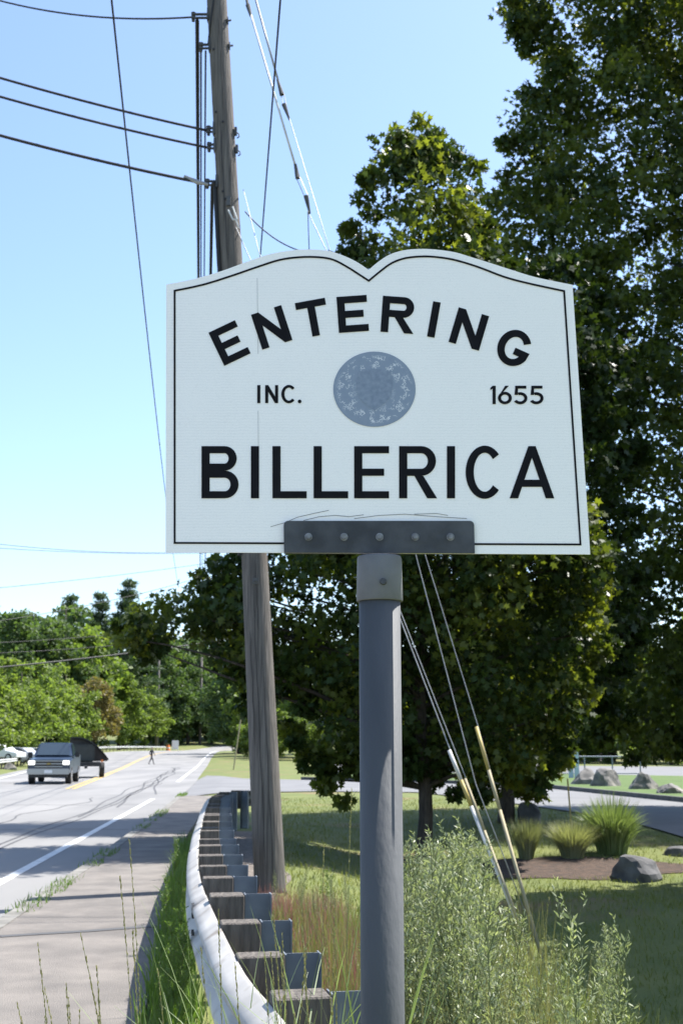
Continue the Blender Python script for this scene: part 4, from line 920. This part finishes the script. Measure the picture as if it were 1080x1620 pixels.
# ---------------------------------------------------------------- person crossing the road
def person(label, loc, rz):
    t = thing('person', label, 'person', loc, rz)
    J = {'pel': (0, 0, .94, .145, .105), 'wst': (0, .0, 1.1, .13, .095), 'chs': (0, -.02, 1.32, .16, .11), 'nkb': (0, -.03, 1.47, .07, .065), 'nk': (0, -.04, 1.54, .05, .05), 'hd': (0, -.05, 1.64, .078, .092), 'top': (0, -.045, 1.73, .06, .07)}
    E = [('pel', 'wst'), ('wst', 'chs'), ('chs', 'nkb'), ('nkb', 'nk'), ('nk', 'hd'), ('hd', 'top')]
    for s_, fw in ((-1, 1), (1, -1)):
        k = 'l' if s_ < 0 else 'r'
        J.update({k + 'h': (s_ * .1, 0, .86, .085, .09), k + 'k': (s_ * .1, -.18 * fw - .03, .48, .058, .06), k + 'a': (s_ * .1, -.33 * fw + (.02 if fw > 0 else .06), .09, .04, .042), k + 't': (s_ * .11, -.33 * fw - .12, .04, .038, .03),
                  k + 's': (s_ * .19, -.02, 1.40, .062, .06), k + 'e': (s_ * .25, .12 * fw, 1.13, .046, .046), k + 'w': (s_ * .24, .1 * fw - .13, .92, .033, .033), k + 'f': (s_ * .235, .1 * fw - .18, .83, .036, .022)})
        E += [('pel', k + 'h'), (k + 'h', k + 'k'), (k + 'k', k + 'a'), (k + 'a', k + 't'), ('chs', k + 's'), (k + 's', k + 'e'), (k + 'e', k + 'w'), (k + 'w', k + 'f')]
    ks = list(J); me = bpy.data.meshes.new('body_src'); me.from_pydata([J[k][:3] for k in ks], [(ks.index(a), ks.index(b_)) for a, b_ in E], [])
    o = bpy.data.objects.new('body_src', me); COL.objects.link(o); md = o.modifiers.new('skin', 'SKIN'); sv = me.skin_vertices[0].data
    for i, k in enumerate(ks): sv[i].radius = J[k][3:]; sv[i].use_root = (k == 'pel')
    sb = o.modifiers.new('sub', 'SUBSURF'); sb.levels = 2; sb.render_levels = 2
    dg = bpy.context.evaluated_depsgraph_get(); nm = bpy.data.meshes.new_from_object(o.evaluated_get(dg)); bpy.data.objects.remove(o)
    nm.materials.clear()
    for m_ in (M['cloth'], M['skin'], M['hair']): nm.materials.append(m_)
    for p in nm.polygons:
        c = p.center; p.use_smooth = True
        p.material_index = 2 if (c.z > 1.69 or (c.z > 1.58 and c.y > -.03)) else 1 if (c.z > 1.5 or (abs(c.x) > .19 and c.z < .93 and c.z > .75)) else 0
    nm.name = 'body'; link('body', nm, t); return t
g0 = Vector((-19.05, 125, 0)); person('person in black clothes walking across the road, mid stride', (g0[0], g0[1], float(zr(g0[1])) + .004), R(70))

# ---------------------------------------------------------------- weeds and grass
def scatter(n, fx, y0, y1):
    y = rng.uniform(y0, y1, n); a, b_ = fx; x = a(y) + (b_(y) - a(y)) * rng.uniform(0, 1, n); return x, y
# lawn blades on the verge behind the rail and up to the driveway
x, y = scatter(60000, (lambda y: xr(y) + .9, lambda y: np.minimum(.60 * y + .5, 9)), 9, 40)
dens = (rng.uniform(0, 1, len(x)) < np.clip(1.3 - y / 40, .15, 1)) & ~((np.hypot((x - g0[0]) / 2.6, (y - g0[1]) / 2.2)) < 1)
inm = np.hypot((x - ghit(880, 1372).x) / 2.2, (y - ghit(880, 1372).y + .1) / .95) > 1
nearx = np.interp(y, [p[1] for p in sorted(near[4:], key=lambda q: q[1])], [p[0] for p in sorted(near[4:], key=lambda q: q[1])])
ok = dens & inm & (x < nearx - .2); x, y = x[ok], y[ok]
Pg = np.stack([x, y, H(x, y)], -1); a = rng.uniform(0, 6.28, len(x))
tag(link('lawn_grass', blades('lawn_grass', Pg, rng.uniform(.04, .11, len(x)), np.stack([np.cos(a), np.sin(a)], -1) * .5, .009, M['lawng'], 2)), 'short sunlit lawn grass between guardrail and driveway', 'grass', None, 'stuff')
# reddish grass beside the pole
def tuft_field(name, label, n, fx, y0, y1, hlo, hhi, w, m, lean=.35, seg=3, mask=None, zo=-.01):
    x, y = scatter(n, fx, y0, y1)
    if mask is not None: k_ = mask(x, y); x, y = x[k_], y[k_]
    P0 = np.stack([x, y, H(x, y) + zo], -1); a = rng.uniform(0, 6.28, len(x)); q = rng.uniform(.1, 1, len(x)) * lean
    return tag(link(name, blades(name, P0, rng.uniform(hlo, hhi, len(x)), np.stack([np.cos(a) * q, np.sin(a) * q], -1), w, M[m], seg)), label, 'grass', None, 'stuff')
tuft_field('red_grass', 'patch of reddish grass between the guardrail posts and the sign post', 9000, (lambda y: xr(y) + .5, lambda y: xr(y) + 1.25), 6.0, 11.6, .15, .42, .004, 'redg', .35)
tuft_field('verge_grass', 'rough grass on the bank behind the guardrail', 16000, (lambda y: xr(y) + .35, lambda y: xr(y) + 2.6), 4.2, 10.5, .1, .5, .006, 'grass', .45, 3)
tuft_field('sidewalk_weeds', 'low green weeds in the strip between sidewalk and guardrail', 2600, (lambda y: xs(y) - .02, lambda y: np.minimum(xr(y) - .02, xs(y) + .34)), 5.5, 20, .08, .36, .014, 'weedg', .5)
tuft_field('kerb_weeds', 'patchy weeds growing along the kerb', 5000, (lambda y: xc(y) - .05, lambda y: xc(y) + .24), 9, 46, .03, .14, .012, 'weedg', .6, 2, lambda x, y: np.sin(y * 1.1) + np.sin(y * .47 + 1) + .5 * np.sin(y * 3.1) > .35, .1)

tuft_field('dry_stems', 'thin pale dry stems among the weeds behind the sign post', 1500, (lambda y: np.maximum(xr(y) + .5, -.2), lambda y: .13 * y + .2), 3.2, 7.5, .4, 1.0, .0035, 'seed', .2, 4)
# branching weeds: a few plants modelled once each and set out many times
def weed_geo(h, nb, nl, seed, ll):
    rr = np.random.default_rng(seed); stems = []; LP = []; LU = []
    main = [Vector((0, 0, -.05))]; lean = rr.uniform(-.12, .12, 2)
    for i in range(1, 9): t = i / 8; main.append(Vector((lean[0] * h * t * t, lean[1] * h * t * t, h * t)))
    stems.append((main, .0038))
    def leaves(q, n, l0):
        for _ in range(n):
            u = rr.uniform(.08, 1) * (len(q) - 1); i = min(int(u), len(q) - 2); p = q[i].lerp(q[i + 1], u - i); d = (q[i + 1] - q[i]).normalized(); a = rr.uniform(0, 6.28)
            o = Vector((math.cos(a), math.sin(a), 0)); LP.append(p); LU.append((d * rr.uniform(.25, .9) + o * .8).normalized() * l0 * rr.uniform(.6, 1.2))
    leaves(main, nl, ll)
    for b_ in range(nb):
        u = rr.uniform(.25, .97); i = min(int(u * 8), 7); p = main[i].lerp(main[i + 1], u * 8 - i); a = b_ * 2.4 + rr.uniform(-.3, .3); ln = h * .34 * (1.1 - u) + .06
        e = Vector((math.cos(a) * .42, math.sin(a) * .42, .92)) * ln; q = [p + e * (k / 4) + Vector((0, 0, .1 * ln * (k / 4) ** 2)) for k in range(5)]
        stems.append((q, .0016)); leaves(q, max(6, int(ln * 110)), ll * .62)
    return stems, LP, LU
def weed_mesh(h, nb, nl, seed, ll=.055, m='weed'):
    stems, LP, LU = weed_geo(h, nb, nl, seed, ll); mb = MB()
    for q, r_ in stems: mb.tube(q, [r_ * (1 - .6 * i / (len(q) - 1)) for i in range(len(q))], 4, cap=False)
    sm = mb.mesh('stem', M['stem'], fix=False); LP = np.array([tuple(v) for v in LP]); LU = np.array([tuple(v) for v in LU]); sz = np.linalg.norm(LU, axis=1); U = unit(LU)
    W = unit(np.cross(U, rand_dirs(len(U)))); return sm, cards('leaves', [(0, 0), (.11, .35), (.09, .7), (0, 1), (-.09, .7), (-.11, .35)], LP, U, W, sz, M[m], cup=.3)
WM = [weed_mesh(1.15, 34, 70, 31, .038), weed_mesh(1.0, 38, 60, 32, .036), weed_mesh(.85, 28, 55, 33, .034), weed_mesh(1.25, 30, 80, 34, .04), weed_mesh(.7, 18, 50, 35, .06, 'weedg')]
def weed(x, y, k, s_, label, group):
    t = thing('weed_plant', label, 'weed', (x, y, hz(x, y)), random.uniform(0, 6.28), group); w_ = s_ * rng.uniform(.6, 1.0); t.scale = (w_, w_, s_)
    link('stem', WM[k][0], t); link('leaves', WM[k][1], t); return t
LW = 'pale green branching weed standing in the thicket behind the sign post'; GWd = 'weeds in the thicket behind the sign post'
def top_z(px): return np.interp(px, [440, 540, 600, 650, 700, 740, 790, 840, 880, 920, 960], [1480, 1400, 1370, 1325, 1340, 1400, 1500, 1510, 1450, 1520, 1600])
for i in range(160):
    px = rng.uniform(480, 950) if i % 3 == 0 else rng.uniform(610, 770); Y = rng.uniform(3.2, 7.2); x = (px - 540) / FPX * Y * 1.06
    if abs(x - .09) < .1 and Y < 2.9: continue
    if x < float(xr(Y)) + .55: continue
    want = at(px, float(top_z(px)) + abs(rng.normal(0, 110)) - 20 , Y).z - hz(x, Y); k_ = int(rng.integers(0, 4))
    s_ = want / (1.15, 1.0, .85, 1.25)[k_]
    if .3 < s_ < 1.5 and not (770 < px < 870 and rng.uniform() < .5): weed(x, Y, k_, s_, LW, GWd)
for i in range(30):                                   # shorter greener weeds by the sidewalk
    Y = float(rng.choice([6.3, 7.0, 7.7, 8.6, 9.6, 11.5, 14.5]) + rng.normal(0, .3)); x = float(xs(Y)) + rng.uniform(.0, .26)
    weed(x, Y, 4, rng.uniform(.3, .8), 'leafy green weed in the strip between sidewalk and guardrail', 'weeds beside the sidewalk')
for i in range(14):
    Y = rng.uniform(6.5, 12); weed(float(xr(Y)) + rng.uniform(.5, 1.3), Y, int(rng.integers(0, 5)), rng.uniform(.35, .7), 'small weed growing around the foot of the leaning pole', 'weeds round the pole foot')

# tall seed-head grasses close to the camera
def seed_stalk(p0, p1, hl, seed, r_=.0016, label=None, group=None):
    rr = np.random.default_rng(seed); p0, p1 = Vector(p0), Vector(p1); d = p1 - p0; n = 12
    bendv = Vector((d.x, d.y, 0)) * -.35
    q = [p0 + d * (i / n) + bendv * 4 * (i / n) * (1 - i / n) * .5 for i in range(n + 1)]
    t = thing('seed_grass', label, 'grass stalk', p0, group=group, world_parts=True)
    MB().tube(q, [r_ * (1 - .6 * i / n) for i in range(n + 1)], 5, cap=False).build('stem', M['stem'], t, smooth=True, fix=False)
    LP = []; LU = []; L_ = d.length
    for k_ in range(int(hl * 420)):
        u = 1 - rr.uniform(0, hl / L_); i = min(int(u * n), n - 1); p = q[i].lerp(q[i + 1], u * n - i); dd = (q[i + 1] - q[i]).normalized(); a = rr.uniform(0, 6.28)
        LP.append(tuple(p)); LU.append(tuple(dd * 1.0 + Vector((math.cos(a), math.sin(a), .2)) * .28))
    LP = np.array(LP); U = unit(np.array(LU)); W = unit(np.cross(U, rand_dirs(len(U))))
    link('seed_head', cards('seed_head', [(0, 0), (.16, .4), (0, 1), (-.16, .4)], LP, U, W, rr.uniform(.006, .012, len(LP)), M['seed'], cup=.3), t); 
    for c in t.children: c.matrix_parent_inverse = Matrix.Translation(-p0)
    return t
GS = 'seeding grass stalks in front of the guardrail'; LS = 'thin grass stalk with narrow seed head rising before guardrail and sidewalk'
st = [((232, 1700), (128, 1478), 2.9), ((236, 1690), (190, 1385), 3.1), ((240, 1690), (205, 1330), 3.3), ((150, 1700), (28, 1588), 2.6), ((180, 1720), (70, 1560), 2.7), ((300, 1700), (250, 1535), 2.8), ((360, 1700), (318, 1500), 3.0), ((365, 1690), (345, 1440), 3.0),
      ((468, 1700), (432, 1440), 3.0), ((500, 1700), (478, 1455), 3.1), ((505, 1700), (512, 1340), 3.3), ((520, 1700), (530, 1420), 3.2), ((540, 1710), (556, 1250), 3.4), ((405, 1700), (372, 1525), 2.9), ((445, 1700), (488, 1470), 3.0), ((890, 1700), (935, 1520), 3.6), ((920, 1700), (978, 1545), 3.6), ((850, 1700), (880, 1500), 3.6), ((1000, 1720), (1010, 1590), 3.4), ((800, 1650), (822, 1385), 4.2), ((835, 1640), (868, 1420), 4.2)]
for _ in range(16):
    px_ = rng.uniform(40, 250) if _ % 2 else rng.uniform(330, 550); ln_ = rng.uniform(90, 260); st.append(((px_ + rng.uniform(0, 50), 1705), (px_, 1700 - ln_), float(rng.uniform(2.7, 3.4))))
for i, (a, b_, Y) in enumerate(st):
    p0 = at(a[0], a[1], Y); p1 = at(b_[0], b_[1], Y + .1); g_ = hz(p0.x, Y); d = (p1 - p0); p0 = p1 - d * ((p1.z - g_) / max(.05, d.z)) if False else Vector((p0.x - d.x * .15, p0.y, g_))
    seed_stalk(p0, p1, .2 + .12 * (i % 3), 100 + i, .0014, LS if a[0] < 600 else 'thin grass stalk with seed head at the edge of the shaded lawn', GS if a[0] < 600 else 'seeding stalks by the shaded lawn')
# long arching blades in the near foreground
n = 170; px = rng.uniform(330, 640, n); Y = rng.uniform(2.75, 4.2, n); x = (px - 540) / FPX * Y
k_ = ((np.abs(x - .09) > .08) | (Y > 2.9)) & (x > xr(Y) - .5); x, Y = x[k_], Y[k_]; n = len(x); a = rng.uniform(0, 6.28, n)
tag(link('long_grass', blades('long_grass', np.stack([x, Y, H(x, Y)], -1), rng.uniform(.75, 1.3, n), np.stack([np.cos(a), np.sin(a)], -1) * rng.uniform(.15, .6, n)[:, None], .008, M['orn'], 8, .6)), 'long arching grass blades round the guardrail end and sign post', 'grass', None, 'stuff')
